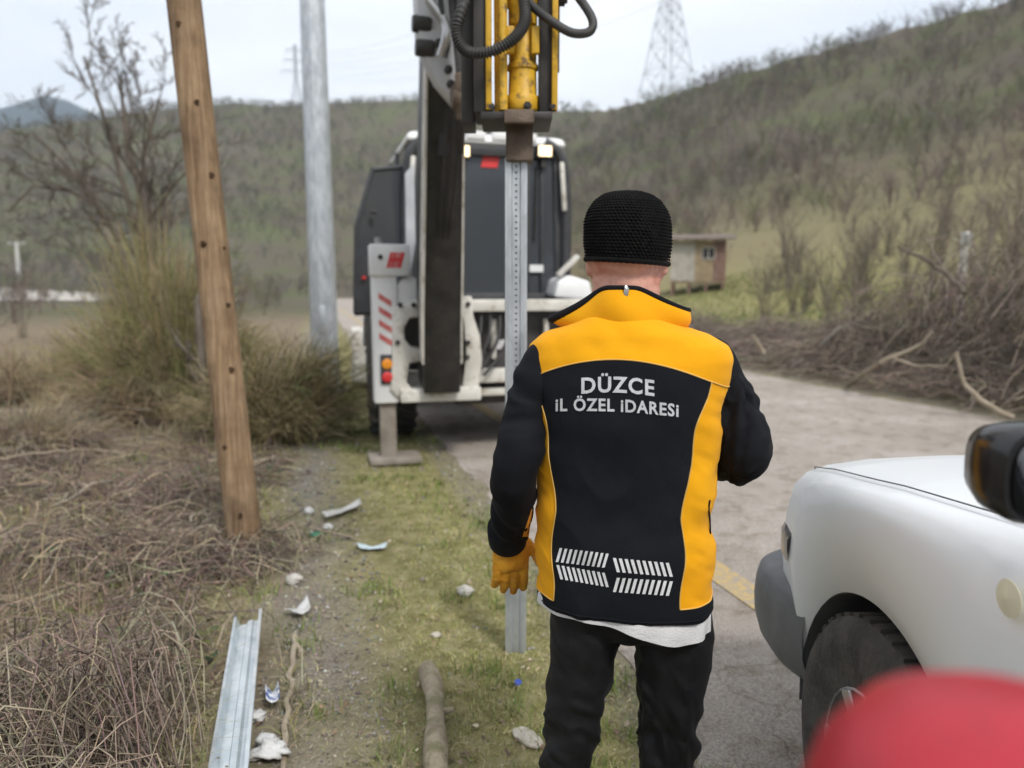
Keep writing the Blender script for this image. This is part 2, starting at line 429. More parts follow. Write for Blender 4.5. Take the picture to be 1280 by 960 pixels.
def shrub_proto(rg, h, nst, ntw, rs=0.022, spread=0.45, wide=0.012):
    """many-stemmed leafless shrub -> V, F (quads), stem flag"""
    K = 4; t = np.linspace(0, 1, K)
    a = rg.uniform(0, 2 * np.pi, nst); lean = rg.uniform(0.05, spread, nst) * h; L = h * rg.uniform(0.65, 1.05, nst)
    base = np.stack([np.cos(a), np.sin(a), 0 * a], -1) * rg.uniform(0.02, 0.22, (nst, 1))
    tip = base + np.stack([np.cos(a) * lean, np.sin(a) * lean, L], -1)
    P = base[:, None] + (tip - base)[:, None] * t[None, :, None]
    P[:, :, 0:2] -= (base[:, None, 0:2] * 0 + (tip - base)[:, None, 0:2] * 0.35) * (np.sin(np.pi * t))[None, :, None]
    P += rg.normal(0, 0.03 * h / 3, P.shape) * t[None, :, None]
    rd = rs * (1 - 0.75 * t)[None, :] * rg.uniform(0.6, 1.3, (nst, 1))
    V1, F1 = strands_geo(P, rd, 3)
    s = rg.integers(0, nst, ntw); tt = rg.uniform(0.35, 1.0, ntw)
    k = np.minimum((tt * (K - 1)).astype(int), K - 2); fr = tt * (K - 1) - k
    st = P[s, k] * (1 - fr)[:, None] + P[s, k + 1] * fr[:, None]
    d = unit(unit(P[s, k + 1] - P[s, k]) + rg.normal(0, 0.55, (ntw, 3)))
    Lw = rg.uniform(0.25, 0.75, ntw) * h / 3
    Q = np.stack([st, st + d * Lw[:, None] * 0.55, st + (d + rg.normal(0, 0.15, d.shape) + [0, 0, .2]) * Lw[:, None]], 1)
    side = unit(np.cross(d, rg.normal(0, 1, d.shape)))
    W = side[:, None] * (wide * np.array([1, 0.7, 0.25]))[None, :, None]
    V2 = np.stack([Q - W, Q + W], 2).reshape(-1, 3); idx = np.arange(ntw * 6).reshape(ntw, 3, 2)
    F2 = np.stack([idx[:, :-1, 0], idx[:, :-1, 1], idx[:, 1:, 1], idx[:, 1:, 0]], -1).reshape(-1, 4)
    return (V1, F1), (V2, F2)

def scatter(name, protos, pos, scl, rot, tints, m):
    Vs, Fs, Cs, off = [], [], [], 0
    which = rng.integers(0, len(protos), len(pos))
    for i, (V, F) in enumerate(protos):
        sel = np.where(which == i)[0]
        if len(sel) == 0: continue
        c, s = np.cos(rot[sel]), np.sin(rot[sel]); sc = scl[sel]
        X = (V[None, :, 0] * c[:, None] - V[None, :, 1] * s[:, None]) * sc[:, None] + pos[sel, 0:1]
        Y = (V[None, :, 0] * s[:, None] + V[None, :, 1] * c[:, None]) * sc[:, None] + pos[sel, 1:2]
        Z = V[None, :, 2] * sc[:, None] + pos[sel, 2:3]
        Vs.append(np.stack([X, Y, Z], -1).reshape(-1, 3))
        Fs.append((F[None] + (np.arange(len(sel)) * len(V))[:, None, None]).reshape(-1, F.shape[1]) + off)
        Cs.append(np.repeat(tints[sel], len(V), axis=0)); off += len(V) * len(sel)
    return np_mesh(name, np.concatenate(Vs), np.concatenate(Fs), m, None, np.concatenate(Cs))
def join_vf(*parts):
    V, F, o = [], [], 0
    for v, f in parts: V.append(v); F.append(f + o); o += len(v)
    return np.concatenate(V), np.concatenate(F)

# hillside hazel scrub: a wooded mass nobody could count
hz = []
for i in range(6): hz.append(join_vf(*shrub_proto(rng, 3.0, 9, 130, 0.017, 0.8, 0.012)))
far = []
for i in range(5): far.append(join_vf(*shrub_proto(rng, 3.6, 5, 44, 0.04, 0.75, 0.045)))
def sector(n, a0, a1, r0, r1):
    a = np.radians(rng.uniform(a0, a1, n)); r = np.sqrt(rng.uniform(r0 ** 2, r1 ** 2, n))
    return np.stack([r * np.sin(a), r * np.cos(a)], -1)
def brown(n, lo=0.75, hi=1.25, base=(0.165, 0.135, 0.110), g=0.0):
    c = np.array(base)[None] * rng.uniform(lo, hi, (n, 1)) * (1 + rng.normal(0, 0.06, (n, 3)))
    if g: c = np.where(rng.random((n, 1)) < g, np.array([0.13, 0.145, 0.06])[None] * rng.uniform(0.8, 1.2, (n, 1)), c)
    return np.clip(c, 0.01, 1)
p = sector(4600, -4, 46, 26, 172)
a_ = np.degrees(np.arctan2(p[:, 0], p[:, 1])); r_ = np.hypot(p[:, 0], p[:, 1])
keep = (r_ > foot(a_) + 9) & ~((np.abs(a_ - 13.6) < 3.6) & (r_ < 52)) & (r_ > 40)
keep &= rng.random(len(p)) < np.clip(0.75 + 1.6 * fbm(p[:, 0] / 22, p[:, 1] / 22), 0.2, 1)
p = p[keep]; pos = np.column_stack([p, ground_z(p[:, 0], p[:, 1]) - 0.1])
kind(scatter('hillside_scrub', hz, pos, rng.uniform(0.45, 1.1, len(p)) ** 1.0, rng.uniform(0, 6.28, len(p)), brown(len(p), .85, 1.2, g=0.12), veg), 'stuff')
p = np.concatenate([sector(11500, -48, 6, 105, 345), sector(1500, 2, 46, 130, 200)])
a_ = np.degrees(np.arctan2(p[:, 0], p[:, 1])); r_ = np.hypot(p[:, 0], p[:, 1])
keep = (r_ < ridge(a_) * 1.04) & (r_ > foot(a_) + 4) & (rng.random(len(p)) < np.clip(0.7 + 1.5 * fbm(p[:, 0] / 40, p[:, 1] / 40), 0.15, 1))
p = p[keep]; pos = np.column_stack([p, ground_z(p[:, 0], p[:, 1]) - 0.1])
kind(scatter('far_woodland', far, pos, rng.uniform(0.35, 0.95, len(p)), rng.uniform(0, 6.28, len(p)), brown(len(p), .85, 1.15, base=(0.138, 0.125, 0.104), g=0.2), veg), 'stuff')
# scrubby hedges on the valley floor
p = np.concatenate([sector(420, -46, -7, 22, 92), sector(260, -46, -10, 60, 118)])
u_ = w2u(p[:, 0], p[:, 1]); keep = (u_ < -2.5) & (rng.random(len(p)) < np.clip(0.6 + 1.8 * fbm(p[:, 0] / 9, p[:, 1] / 9), 0.1, 1))
keep &= ~((np.hypot(p[:, 0], p[:, 1]) < 92) & (np.degrees(np.arctan2(p[:, 0], p[:, 1])) < -28) & (rng.random(len(p)) < 0.75))
p = p[keep]; pos = np.column_stack([p, ground_z(p[:, 0], p[:, 1]) - 0.05])
kind(scatter('valley_scrub', hz, pos, rng.uniform(0.3, 0.95, len(p)), rng.uniform(0, 6.28, len(p)), brown(len(p), base=(0.165, 0.135, 0.115), g=0.1), veg), 'stuff')

# hazel shrubs on the grassy slope, one by one
stem_mats = [mat('hazel_bark_%d' % i, c, tuple(x * 1.5 for x in c), scale=5, rough=0.9, spec=0.2) for i, c in enumerate([(0.15, 0.125, 0.10), (0.125, 0.11, 0.08)])]
protos = []
for i in range(4):
    (s1, f1), (s2, f2) = shrub_proto(rng, 3.2, 15, 130, 0.024, 0.42, 0.010)
    root = empty('hazel_shrub'); np_mesh('stems', s1, f1, stem_mats[i % 2], root, None, True); np_mesh('twigs', s2, f2, stem_mats[i % 2], root)
    protos.append(root)
spots = []
tries = 0
while len(spots) < 44 and tries < 4000:
    tries += 1
    a = rng.uniform(5, 38); r = rng.uniform(17, 52)
    x, y = r * math.sin(R(a)), r * math.cos(R(a))
    if r < float(foot(np.array(a))) + 4.5 or (abs(a - 13.6) < 4.2 and r < 56): continue
    if any(math.hypot(x - q[0], y - q[1]) < 2.3 for q in spots): continue
    spots.append((x, y))
for i, (x, y) in enumerate(spots):
    o = protos[i] if i < 4 else copy_tree(protos[i % 4])
    o.location = (x, y, gz(x, y) - 0.08); o.rotation_euler = (0, 0, rng.uniform(0, 6.28)); s = rng.uniform(0.75, 1.1); o.scale = (s, s, s)
    tag(o, 'leafless many-stemmed hazel shrub on the green slope across the road', 'shrub', 'hazel shrubs on the slope')

# ------------------------------------------------------------------ leafless trees
def grow(rg, limbs, levels=4, nch=(5, 5, 4), ratio=0.55, up=0.25, spread=0.75):
    """limbs: list of (polyline 3D [5], r0, r1).  Returns per level list of (P[N,5,3], rad[N,5])"""
    out = []; P = np.array([l[0] for l in limbs], float); rd = np.array([np.linspace(l[1], l[2], 5) for l in limbs])
    out.append((P, rd))
    for lv in range(levels):
        nc = nch[lv]; N = len(P); Lp = np.linalg.norm(np.diff(P, axis=1), axis=2).sum(1)
        par = np.repeat(np.arange(N), nc); tt = np.tile(np.linspace(0.32, 1.0, nc), N) + rg.uniform(-0.08, 0.0, N * nc)
        k = np.clip((tt * 4).astype(int), 0, 3); fr = np.clip(tt * 4 - k, 0, 1)
        st = P[par, k] * (1 - fr)[:, None] + P[par, k + 1] * fr[:, None]
        d0 = unit(P[par, k + 1] - P[par, k])
        d = unit(d0 + rg.normal(0, spread, d0.shape) + np.array([0, 0, up]))
        L = Lp[par] * ratio * rg.uniform(0.55, 1.1, len(par)) * (1.15 - 0.45 * tt)
        r0 = np.maximum((rd[par, k] * (1 - fr) + rd[par, k + 1] * fr) * 0.5, 0.0075); r1 = np.maximum(r0 * 0.3, 0.006)
        t = np.linspace(0, 1, 5); d2 = unit(d + rg.normal(0, 0.3, d.shape) + np.array([0, 0, up * 0.6]))
        Q = st[:, None] + d[:, None] * (L[:, None] * t)[..., None] * (1 - 0.5 * t)[None, :, None] + d2[:, None] * (L[:, None] * t * t * 0.5)[..., None]
        Q[:, 1:] += rg.normal(0, 0.02, Q[:, 1:].shape) * L[:, None, None]
        rr_ = r0[:, None] * (1 - t)[None] + r1[:, None] * t[None]
        out.append((Q, rr_)); P, rd = Q, rr_
    return out
def bare_tree(name, loc, limbs, label, m, group=None, **kw):
    root = empty(name, loc); lv = grow(rng, limbs, **kw)
    V, F = strands_geo(*lv[0], 9); np_mesh('trunk', V, F, m, root, None, True)
    if len(lv) > 1:
        V, F = strands_geo(*lv[1], 6); np_mesh('limb', V, F, m, root, None, True)
    V, F = join_vf(*[strands_geo(a, b, 3) for a, b in lv[2:]]); kind(np_mesh('crown', V, F, m, root, None, True), 'stuff')
    tag(root, label, 'tree', group); return root
def poly5(pts):
    pts = np.array(pts, float); s = np.r_[0, np.cumsum(np.linalg.norm(np.diff(pts, axis=0), axis=1))]; q = np.linspace(0, s[-1], 5)
    return np.stack([np.interp(q, s, pts[:, i]) for i in range(3)], -1)
D = 20.0
b0 = at(196, 420, D); b0.z = gz(b0.x, b0.y); T = lambda px, py, dd=0: (at(px, py, D + dd) - b0)
dbark = mat('dark_bark', (0.10, 0.084, 0.068), (0.18, 0.152, 0.124), scale=6, rough=0.95, bump=0.5, bscale=25, stretch=(1, 1, .3), spec=0.2)
limbs = [(poly5([(0, 0, 0), T(185, 270), T(160, 190), T(148, 120), T(150, 95)]), 0.16, 0.035),
         (poly5([(-.3, .2, 0), T(150, 300, .3), T(110, 235, .5), T(75, 195, .6), T(40, 165, .6)]), 0.12, 0.03),
         (poly5([(.1, .1, 0), T(172, 290, -.3), T(148, 215, -.5), T(128, 130, -.8), T(105, 70, -1)]), 0.115, 0.025),
         (poly5([(.2, -.1, 0), T(190, 270, .4), T(178, 200, .4), T(190, 160, .4), T(198, 125, .4)]), 0.11, 0.03),
         (poly5([T(150, 300, .3), T(120, 250, .2), T(70, 232, 0), T(45, 228, -.2), T(10, 265, -.4)]), 0.08, 0.02)]
bare_tree('bare_tree', b0, limbs, 'leafless dark tree with several crooked leaning trunks beside the wooden pole', dbark,
          levels=4, nch=(9, 8, 6, 4), ratio=0.44, up=0.24, spread=0.62)
# slim grey trunk standing behind the leaning wooden pole
b1 = gp(256, 543); b1.z = gz(b1.x, b1.y)
top = at(247, 372, b1.y) - b1
bare_tree('young_tree', b1, [(poly5([(0, 0, 0), top * 0.3 + Vector((.02, 0, 0)), top * 0.6, top * 0.85, top]), 0.055, 0.032)],
          'thin grey trunk rising out of the bush behind the wooden pole', bark, levels=3, nch=(4, 4, 4), ratio=0.5, up=0.5)
# small trees on the skyline
for px, py, dd, s in [(762, 134, 224, 6.5), (345, 130, 330, 7.5)]:
    q = at(px, py, dd); q.z = gz(q.x, q.y) - 0.3
    bare_tree('bare_tree', q, [(poly5([(0, 0, 0), (.1, 0, s * .3), (-.1, .1, s * .5), (0, 0, s * .6)]), 0.22, 0.1)],
              'small round-headed leafless tree on the ridge near the tall pylon' if px > 600 else 'small leafless tree on the ridge beside the galvanised pole', dbark, levels=4, nch=(7, 5, 4, 3), ratio=0.55, up=0.3, spread=0.7)

# ------------------------------------------------------------------ olive broom bushes on the left
def broom(name, c, rx, ry, h, n, label, lean=(0, 0), base=(0.255, 0.235, 0.105), k=6, rad=0.004):
    root = empty(name, (c.x, c.y, gz(c.x, c.y)))
    t = np.linspace(0, 1, k); a = rng.uniform(0, 2 * np.pi, n); q = np.sqrt(rng.random(n))
    b = np.stack([np.cos(a) * q * rx * 0.55, np.sin(a) * q * ry * 0.55, 0 * a], -1)
    hh = h * np.sqrt(np.clip(1 - (0.85 * q) ** 2, 0, 1)) * rng.uniform(0.35, 1.0, n) * (.82 + .9 * vnoise(a * 1.6 + c.x, q * 2.2 + 3 + c.y))
    e = np.stack([np.cos(a) * q * rx + lean[0] * hh + rng.normal(0, .18, n), np.sin(a) * q * ry + lean[1] * hh + rng.normal(0, .18, n), hh], -1)
    P = b[:, None] + (e - b)[:, None] * t[None, :, None]
    P[:, :, 2] += (np.sin(np.pi * t) * 0.18)[None] * hh[:, None]
    P += rng.normal(0, 0.02, P.shape) * t[None, :, None]
    rd = rad * (1.4 - t)[None] * rng.uniform(0.6, 1.4, (n, 1))
    cols = np.array(base)[None] * rng.uniform(0.5, 1.5, (n, 1)) * (1 + rng.normal(0, 0.08, (n, 3)))
    straw = rng.random(n) < 0.36
    cols[straw] = np.array([0.37, 0.30, 0.185])[None] * rng.uniform(0.7, 1.2, (straw.sum(), 1))
    kind(strands('stems', P, rd, veg, np.clip(cols, .01, 1), parent=root), 'stuff')
    # side sprays
    m_ = n * 4; s = rng.integers(0, n, m_); kk = rng.integers(1, k - 1, m_); st = P[s, kk]
    d = unit(unit(P[s, kk + 1] - P[s, kk]) + rng.normal(0, .5, (m_, 3))); L = rng.uniform(.10, .38, m_)
    Q = np.stack([st, st + d * L[:, None] * .5, st + (d + [0, 0, -.15]) * L[:, None]], 1)
    rd = np.repeat(np.array([[0.0028, 0.0024, 0.0014]]), m_, 0)
    kind(strands('twigs', Q, rd, veg, np.clip(cols[s] * rng.uniform(.8, 1.2, (m_, 1)), .01, 1), parent=root), 'stuff')
    tag(root, label, 'bush'); return root
broom('broom_bush', gp(212, 515), 1.35, 1.0, 2.45, 2600, 'tall olive-green twiggy bush behind the leaning wooden pole')
broom('broom_bush', gp(335, 545), 0.85, 0.75, 1.2, 1700, 'lower drooping olive bush at the foot of the galvanised pole', lean=(0.28, -0.1), base=(0.225, 0.20, 0.095))
broom('dry_reed_clump', gp(50, 500), 2.0, 1.0, 0.9, 1500, 'low straw-brown clump of dry stalks left of the olive bush', base=(0.33, 0.26, 0.17))

broom('dry_reed_clump', gp(150, 528), 0.9, 0.6, 0.7, 900, 'straw-coloured stalks at the front of the tall olive bush', base=(0.36, 0.29, 0.19))
broom('dry_reed_clump', gp(20, 560), 0.9, 0.5, 0.42, 700, 'short grey-brown stalks beside the long pale dead branch', base=(0.30, 0.25, 0.19))
# ------------------------------------------------------------------ brambles, grass and litter of the near ground
def polar(n, a0, a1, r0, r1):
    a = np.radians(rng.uniform(a0, a1, n)); r = np.exp(rng.uniform(math.log(r0), math.log(r1), n))
    return r * np.sin(a), r * np.cos(a), r
def arcs(x, y, L, hgt, K, wob, z0=0.0):
    n = len(x); t = np.linspace(0, 1, K); az_ = rng.uniform(0, 2 * np.pi, n)
    z = ground_z(x, y) + z0
    P = np.empty((n, K, 3))
    P[..., 0] = x[:, None] + np.cos(az_)[:, None] * L[:, None] * (t - .5)[None]
    P[..., 1] = y[:, None] + np.sin(az_)[:, None] * L[:, None] * (t - .5)[None]
    ph = rng.uniform(0.25, 0.75, n)
    bow = np.where(t[None] < ph[:, None], t[None] / ph[:, None], (1 - t[None]) / (1 - ph[:, None]))
    P[..., 2] = z[:, None] + hgt[:, None] * (1 - (1 - bow) ** 2)
    P += rng.normal(0, 1, P.shape) * (wob * L)[:, None, None]
    P[..., 2] = np.maximum(P[..., 2], ground_z(P[..., 0], P[..., 1]) + 0.004)
    return P
def tint(n, bases, lo=.6, hi=1.4):
    b = np.array(bases)[rng.integers(0, len(bases), n)]
    return np.clip(b * rng.uniform(lo, hi, (n, 1)) * (1 + rng.normal(0, .06, (n, 3))), .01, 1)
CH0, CH1 = gp(314, 778, .05), gp(291, 985, .05)
def clear_of(P, w=.10):
    a = np.array([CH0.x, CH0.y]); b = np.array([CH1.x, CH1.y]); b = a + (b - a) / np.linalg.norm(b - a) * 1.9
    t = np.clip(((P[..., :2] - a) @ (b - a)) / ((b - a) @ (b - a)), 0, 1); d = np.linalg.norm(P[..., :2] - a - t[..., None] * (b - a), axis=-1)
    return d.min(axis=-1) > w
def left_mask(x, y, edge=-0.36, j=0.4):
    return w2u(x, y) + j * fbm(x * 1.4, y * 1.4) < edge
x, y, r = polar(46000, -62, 4, 1.2, 15); k = left_mask(x, y) & (rng.random(len(x)) < np.clip(.55 + 2.2 * fbm(x * .9 + 3, y * .9) + .6 * np.exp(-(((x + 1.45) / .7) ** 2 + ((y - 2.2) / .7) ** 2)), .10, 1))
x, y, r = x[k], y[k], r[k]; n_ = len(x)
mound = np.clip(.35 + 0.95 * np.exp(-(((x + 1.45) / .75) ** 2 + ((y - 2.3) / .8) ** 2)) + 0.5 * fbm(x * .8, y * .8), .12, 1.3)
L = rng.uniform(.18, .85, n_); hg = rng.random(n_) ** 1.6 * .30 * mound + .005
P = arcs(x, y, L, hg, 6, .035)
kk = clear_of(P); P, x, y, r, L = P[kk], x[kk], y[kk], r[kk], L[kk]; n_ = len(x)
rd = (rng.uniform(.0012, .0032, n_) * np.clip(r / 3.0, 1, 2.4))[:, None] * np.linspace(1.15, .6, 6)[None]
kind(strands('bramble_tangle', P, rd, veg, tint(n_, [(.19, .15, .12), (.26, .21, .16), (.12, .095, .08), (.40, .33, .24), (.23, .165, .145), (.32, .265, .20)])), 'stuff')
# twigs heaped round the foot of the wooden pole
pf = gp(305, 688); n_ = 520; x, y = pf.x - .12 + rng.normal(0, .20, n_), pf.y + rng.normal(-.10, .17, n_)
P = arcs(x, y, rng.uniform(.2, .6, n_), rng.random(n_) * .20 + .01, 6, .04)
rd = rng.uniform(.0016, .0034, n_)[:, None] * np.linspace(1.15, .6, 6)[None]
kind(strands('twig_litter', P, rd, veg, tint(n_, [(.19, .15, .12), (.26, .21, .16), (.13, .10, .085), (.40, .33, .24)])), 'stuff')
# upright dead stalks
x, y, r = polar(1500, -60, -8, 1.6, 13); k = left_mask(x, y, -.6); x, y, r = x[k], y[k], r[k]; n_ = len(x)
t = np.linspace(0, 1, 5); hgt = rng.uniform(.15, .6, n_) ; dx = rng.normal(0, .25, (n_, 2)) * hgt[:, None]
P = np.stack([x[:, None] + dx[:, :1] * t ** 1.5, y[:, None] + dx[:, 1:] * t ** 1.5, ground_z(x, y)[:, None] + hgt[:, None] * t], -1)
rd = (.0016 * np.clip(r / 3, 1, 2.5))[:, None] * np.linspace(1.1, .5, 5)[None]
kind(strands('dead_stalks', P, rd, veg, tint(n_, [(.24, .18, .12), (.18, .13, .10), (.36, .29, .19)])), 'stuff')

def grass_blades(name, x, y, r, h0, h1, w, bases, lean=.6, K=3):
    kc = clear_of(np.stack([x, y, 0 * x], -1)[:, None], .085); x, y, r = x[kc], y[kc], r[kc]
    n_ = len(x); a = rng.uniform(0, 2 * np.pi, n_); h = rng.uniform(h0, h1, n_); ln = rng.uniform(.1, lean, n_) * h * 1.3
    t = np.linspace(0, 1, K)
    P = np.stack([x[:, None] + (np.cos(a) * ln)[:, None] * t ** 1.7, y[:, None] + (np.sin(a) * ln)[:, None] * t ** 1.7, ground_z(x, y)[:, None] - .004 + h[:, None] * (t - .25 * (ln / h)[:, None] * t ** 2)], -1)
    b = a + np.pi / 2 + rng.normal(0, .5, n_)
    W = np.stack([np.cos(b), np.sin(b), 0 * b], -1)[:, None] * (w * np.clip(r / 3, .8, 3))[:, None, None] * np.array([1, .8, .12])[None, :K, None]
    return kind(ribbons(name, P, W, blade, tint(n_, bases)), 'stuff')
def turf_mask(x, y):
    u = w2u(x, y); f = fbm(x * 1.3, y * 1.3)
    return (u + .4 * f > -.45) & (u < ROAD_L + .04 * fbm(x * 6, y * 6) - .02)
x, y, r = polar(150000, -40, 24, 1.3, 22); f = fbm(x * 1.1 + 8, y * 1.1); u_ = w2u(x, y)
k = turf_mask(x, y) & (rng.random(len(x)) < np.clip(.72 + 1.5 * f, .05, 1) * np.where(np.abs(u_ + .02) < .2, .45, 1))
grass_blades('verge_grass', x[k], y[k], r[k], .008, .034, .0017, [(.34, .325, .12), (.25, .275, .08), (.41, .38, .18), (.47, .43, .24), (.18, .225, .06)], lean=1.3)
x, y, r = polar(95000, -48, 24, 1.3, 16); f = fbm(x * 1.1 + 8, y * 1.1)
k = turf_mask(x, y) & (rng.random(len(x)) < np.clip(.75 - 1.4 * f, .12, 1))
grass_blades('dry_thatch', x[k], y[k], r[k], .006, .024, .0013, [(.48, .42, .285), (.38, .33, .215), (.56, .50, .37), (.26, .215, .15)], lean=2.2)
# lusher tufts
cx, cy, cr = polar(420, -45, 20, 1.5, 18); k = (w2u(cx, cy) < ROAD_L - .03) & (w2u(cx, cy) > -1.6) & ((np.abs(w2u(cx, cy) - .95) < .25) | (rng.random(len(cx)) < .35)); cx, cy, cr = cx[k], cy[k], cr[k]
nn = 46; x = np.repeat(cx, nn) + rng.normal(0, .045, len(cx) * nn) * np.repeat(np.clip(cr / 3, .7, 2), nn); y = np.repeat(cy, nn) + rng.normal(0, .045, len(cx) * nn) * np.repeat(np.clip(cr / 3, .7, 2), nn)
k = w2u(x, y) < ROAD_L + .06
grass_blades('grass_tufts', x[k], y[k], np.repeat(cr, nn)[k], .03, .085, .0021, [(.12, .18, .035), (.16, .215, .05), (.22, .24, .08)], lean=.9)
# straw blades among the brambles
x, y, r = polar(60000, -62, 2, 1.3, 14); k = left_mask(x, y, -.2) & (rng.random(len(x)) < np.clip(.5 + 1.6 * fbm(x * .8 + 20, y * .8), .05, 1))
k &= clear_of(np.stack([x, y, 0 * x], -1)[:, None], .13)
grass_blades('dry_grass', x[k], y[k], r[k], .03, .16, .0018, [(.36, .30, .19), (.27, .225, .13), (.44, .38, .26), (.20, .205, .07), (.16, .19, .06), (.24, .23, .09)], lean=1.8)
# green bank across the road
a = np.radians(rng.uniform(8, 44, 16000)); u_ = rng.uniform(9.8, 26, 16000); 
v_ = rng.uniform(4, 42, 16000); q = np.stack([u_ * NX - v_ * NY, u_ * NY + v_ * NX], -1)
grass_blades('bank_grass', q[:, 0], q[:, 1], np.full(len(q), 9.0), .10, .32, .006, [(.13, .185, .045), (.18, .215, .07), (.25, .245, .11)], lean=.8)
# fallen leaves and chips
def flakes(name, x, y, size, bases, zmax=.02):
    n_ = len(x); a = rng.uniform(0, 2 * np.pi, n_); s = size
    c = np.stack([x, y, ground_z(x, y) + .006 + rng.uniform(0, zmax, n_)], -1)
    e1 = np.stack([np.cos(a), np.sin(a), rng.normal(0, .35, n_)], -1) * s[:, None]; e2 = np.stack([-np.sin(a), np.cos(a), rng.normal(0, .35, n_)], -1) * s[:, None] * .6
    V = np.stack([c - e1, c - .3 * e1 + e2, c + .5 * e1 + .8 * e2 + [0, 0, .003], c + e1, c + .4 * e1 - .8 * e2, c - .4 * e1 - e2 + [0, 0, .004]], 1).reshape(-1, 3)
    i = np.arange(n_) * 6; F = np.concatenate([np.stack([i, i + 1, i + 2, i + 3], -1), np.stack([i, i + 3, i + 4, i + 5], -1)])
    return kind(np_mesh(name, V, F, blade, None, np.repeat(tint(n_, bases), 6, axis=0)), 'stuff')
x, y, r = polar(4200, -60, 22, 1.3, 14); k = w2u(x, y) < 1.1; x, y, r = x[k], y[k], r[k]
flakes('fallen_leaves', x, y, rng.uniform(.005, .014, len(x)), [(.30, .23, .15), (.22, .15, .09), (.40, .34, .25), (.15, .11, .08)])
x, y, r = polar(5000, -58, -10, 1.4, 7); k = left_mask(x, y, -.3) & (fbm(x * 2.1 + 40, y * 2.1) > .12); x, y = x[k], y[k]
flakes('ivy_leaves', x, y, rng.uniform(.014, .03, len(x)), [(.035, .07, .03), (.05, .095, .04), (.11, .12, .04)], zmax=.10)
# gravel stones
def rocks(name, x, y, s, bases):
    n_ = len(x); base = np.array([[1, 0, 0], [0, 1, 0], [-1, 0, 0], [0, -1, 0], [0, 0, .7], [0, 0, -.6]], float)
    V = base[None] * s[:, None, None] * rng.uniform(.6, 1.3, (n_, 6, 1)); a = rng.uniform(0, 6.28, n_); c, sn = np.cos(a)[:, None], np.sin(a)[:, None]
    V = np.stack([V[..., 0] * c - V[..., 1] * sn + x[:, None], V[..., 0] * sn + V[..., 1] * c + y[:, None], V[..., 2] + (ground_z(x, y) + .15 * s)[:, None]], -1)
    F = np.array([[0, 1, 4], [1, 2, 4], [2, 3, 4], [3, 0, 4], [1, 0, 5], [2, 1, 5], [3, 2, 5], [0, 3, 5]])
    return kind(np_mesh(name, V.reshape(-1, 3), (F[None] + (np.arange(n_) * 6)[:, None, None]).reshape(-1, 3), veg, None, np.repeat(tint(n_, bases), 6, axis=0)), 'stuff')
x, y, r = polar(22000, -45, 24, 1.3, 16); u_ = w2u(x, y)
k = ((np.abs(u_ + .02 + .2 * fbm(x, y)) < .24) & (rng.random(len(x)) < .75)) | ((np.abs(u_ - 1.16) < .13) & (rng.random(len(x)) < .7)) | ((rng.random(len(x)) < .06) & (u_ < 1.1) & (u_ > -.6))
x, y, r = x[k], y[k], r[k]
rocks('gravel', x, y, rng.uniform(.003, .013, len(x)) * np.clip(r / 3, .8, 2), [(.26, .245, .225), (.19, .175, .16), (.36, .34, .31), (.15, .13, .11)])

# ------------------------------------------------------------------ heap of cut branches across the road
def heap_h(u, v):
    return (0.7 + 1.75 * (1 - sstep(9, 16, v))) * np.exp(-((u - 10.0) / 1.15) ** 2) * 0.95 * (0.8 + .7 * fbm(u * .9, v * .7)) * (1 - sstep(19, 24, v))
n_ = 15000; v_ = rng.uniform(1.5, 24, n_); u_ = 10.0 + rng.normal(0, .95, n_); u_ = np.maximum(u_, 8.25 + .4 * rng.random(n_))
x, y = u_ * NX - v_ * NY, u_ * NY + v_ * NX; hh = np.clip(heap_h(u_, v_), .05, 3)
L = rng.uniform(.5, 1.9, n_)
P = arcs(x, y, L, hh * rng.uniform(.1, .5, n_), 6, .04); P[..., 2] += (hh * rng.uniform(0, .85, n_))[:, None]
P[..., 2] += (np.linspace(0, 1, 6)[None] - .3) * (rng.normal(0.05, .25, n_) * L)[:, None]
P[..., 2] = np.maximum(P[..., 2], .03)
rd = rng.uniform(.0025, .007, n_)[:, None] * np.linspace(1.3, .5, 6)[None]
kind(strands('cut_branches', P, rd, veg, tint(n_, [(.21, .17, .14), (.26, .215, .17), (.15, .12, .10), (.36, .30, .24)], .55, 1.4)), 'stuff')
pale = mat('pale_dry_wood', (0.25, 0.205, 0.15), (0.36, 0.305, 0.235), scale=7, rough=0.9, bump=.4, bscale=40, stretch=(1, 1, .3), spec=.2)
def branch(label, pts, r0, r1, m, forks=(), cat='branch'):
    root = empty('fallen_branch', pts[0]); o = Vector(pts[0])
    def sm(pp):
        pp = [Vector(q) - o for q in pp]; res = []
        for i in range(len(pp) - 1):
            for k in range(4): res.append(pp[i].lerp(pp[i + 1], k / 4) + Vector(rng.normal(0, .006, 3)))
        return res + [pp[-1]]
    q = sm(pts); MB().tube(q, [r0 + (r1 - r0) * i / (len(q) - 1) for i in range(len(q))], 8).build('stem', m, root)
    for fk in forks:
        q = sm(fk); MB().tube(q, [r1 * 1.1 * (1 - .6 * i / (len(q) - 1)) for i in range(len(q))], 6).build('side_twig', m, root)
    return tag(root, label, cat)
def hp(px, py, d): return at(px, py, d)
def gpt(px, py, dz=0.0):
    q = gp(px, py); return Vector((q.x, q.y, gz(q.x, q.y) + dz))
branch('long pale branch sloping off the cut heap to the road edge', [gpt(1060, 484, .04), hp(1100, 452, 10.6), hp(1150, 432, 10.4), hp(1165, 415, 10.3)], .035, .02, pale, [[hp(1115, 447, 10.55), hp(1150, 458, 10.2), hp(1185, 457, 10)]])
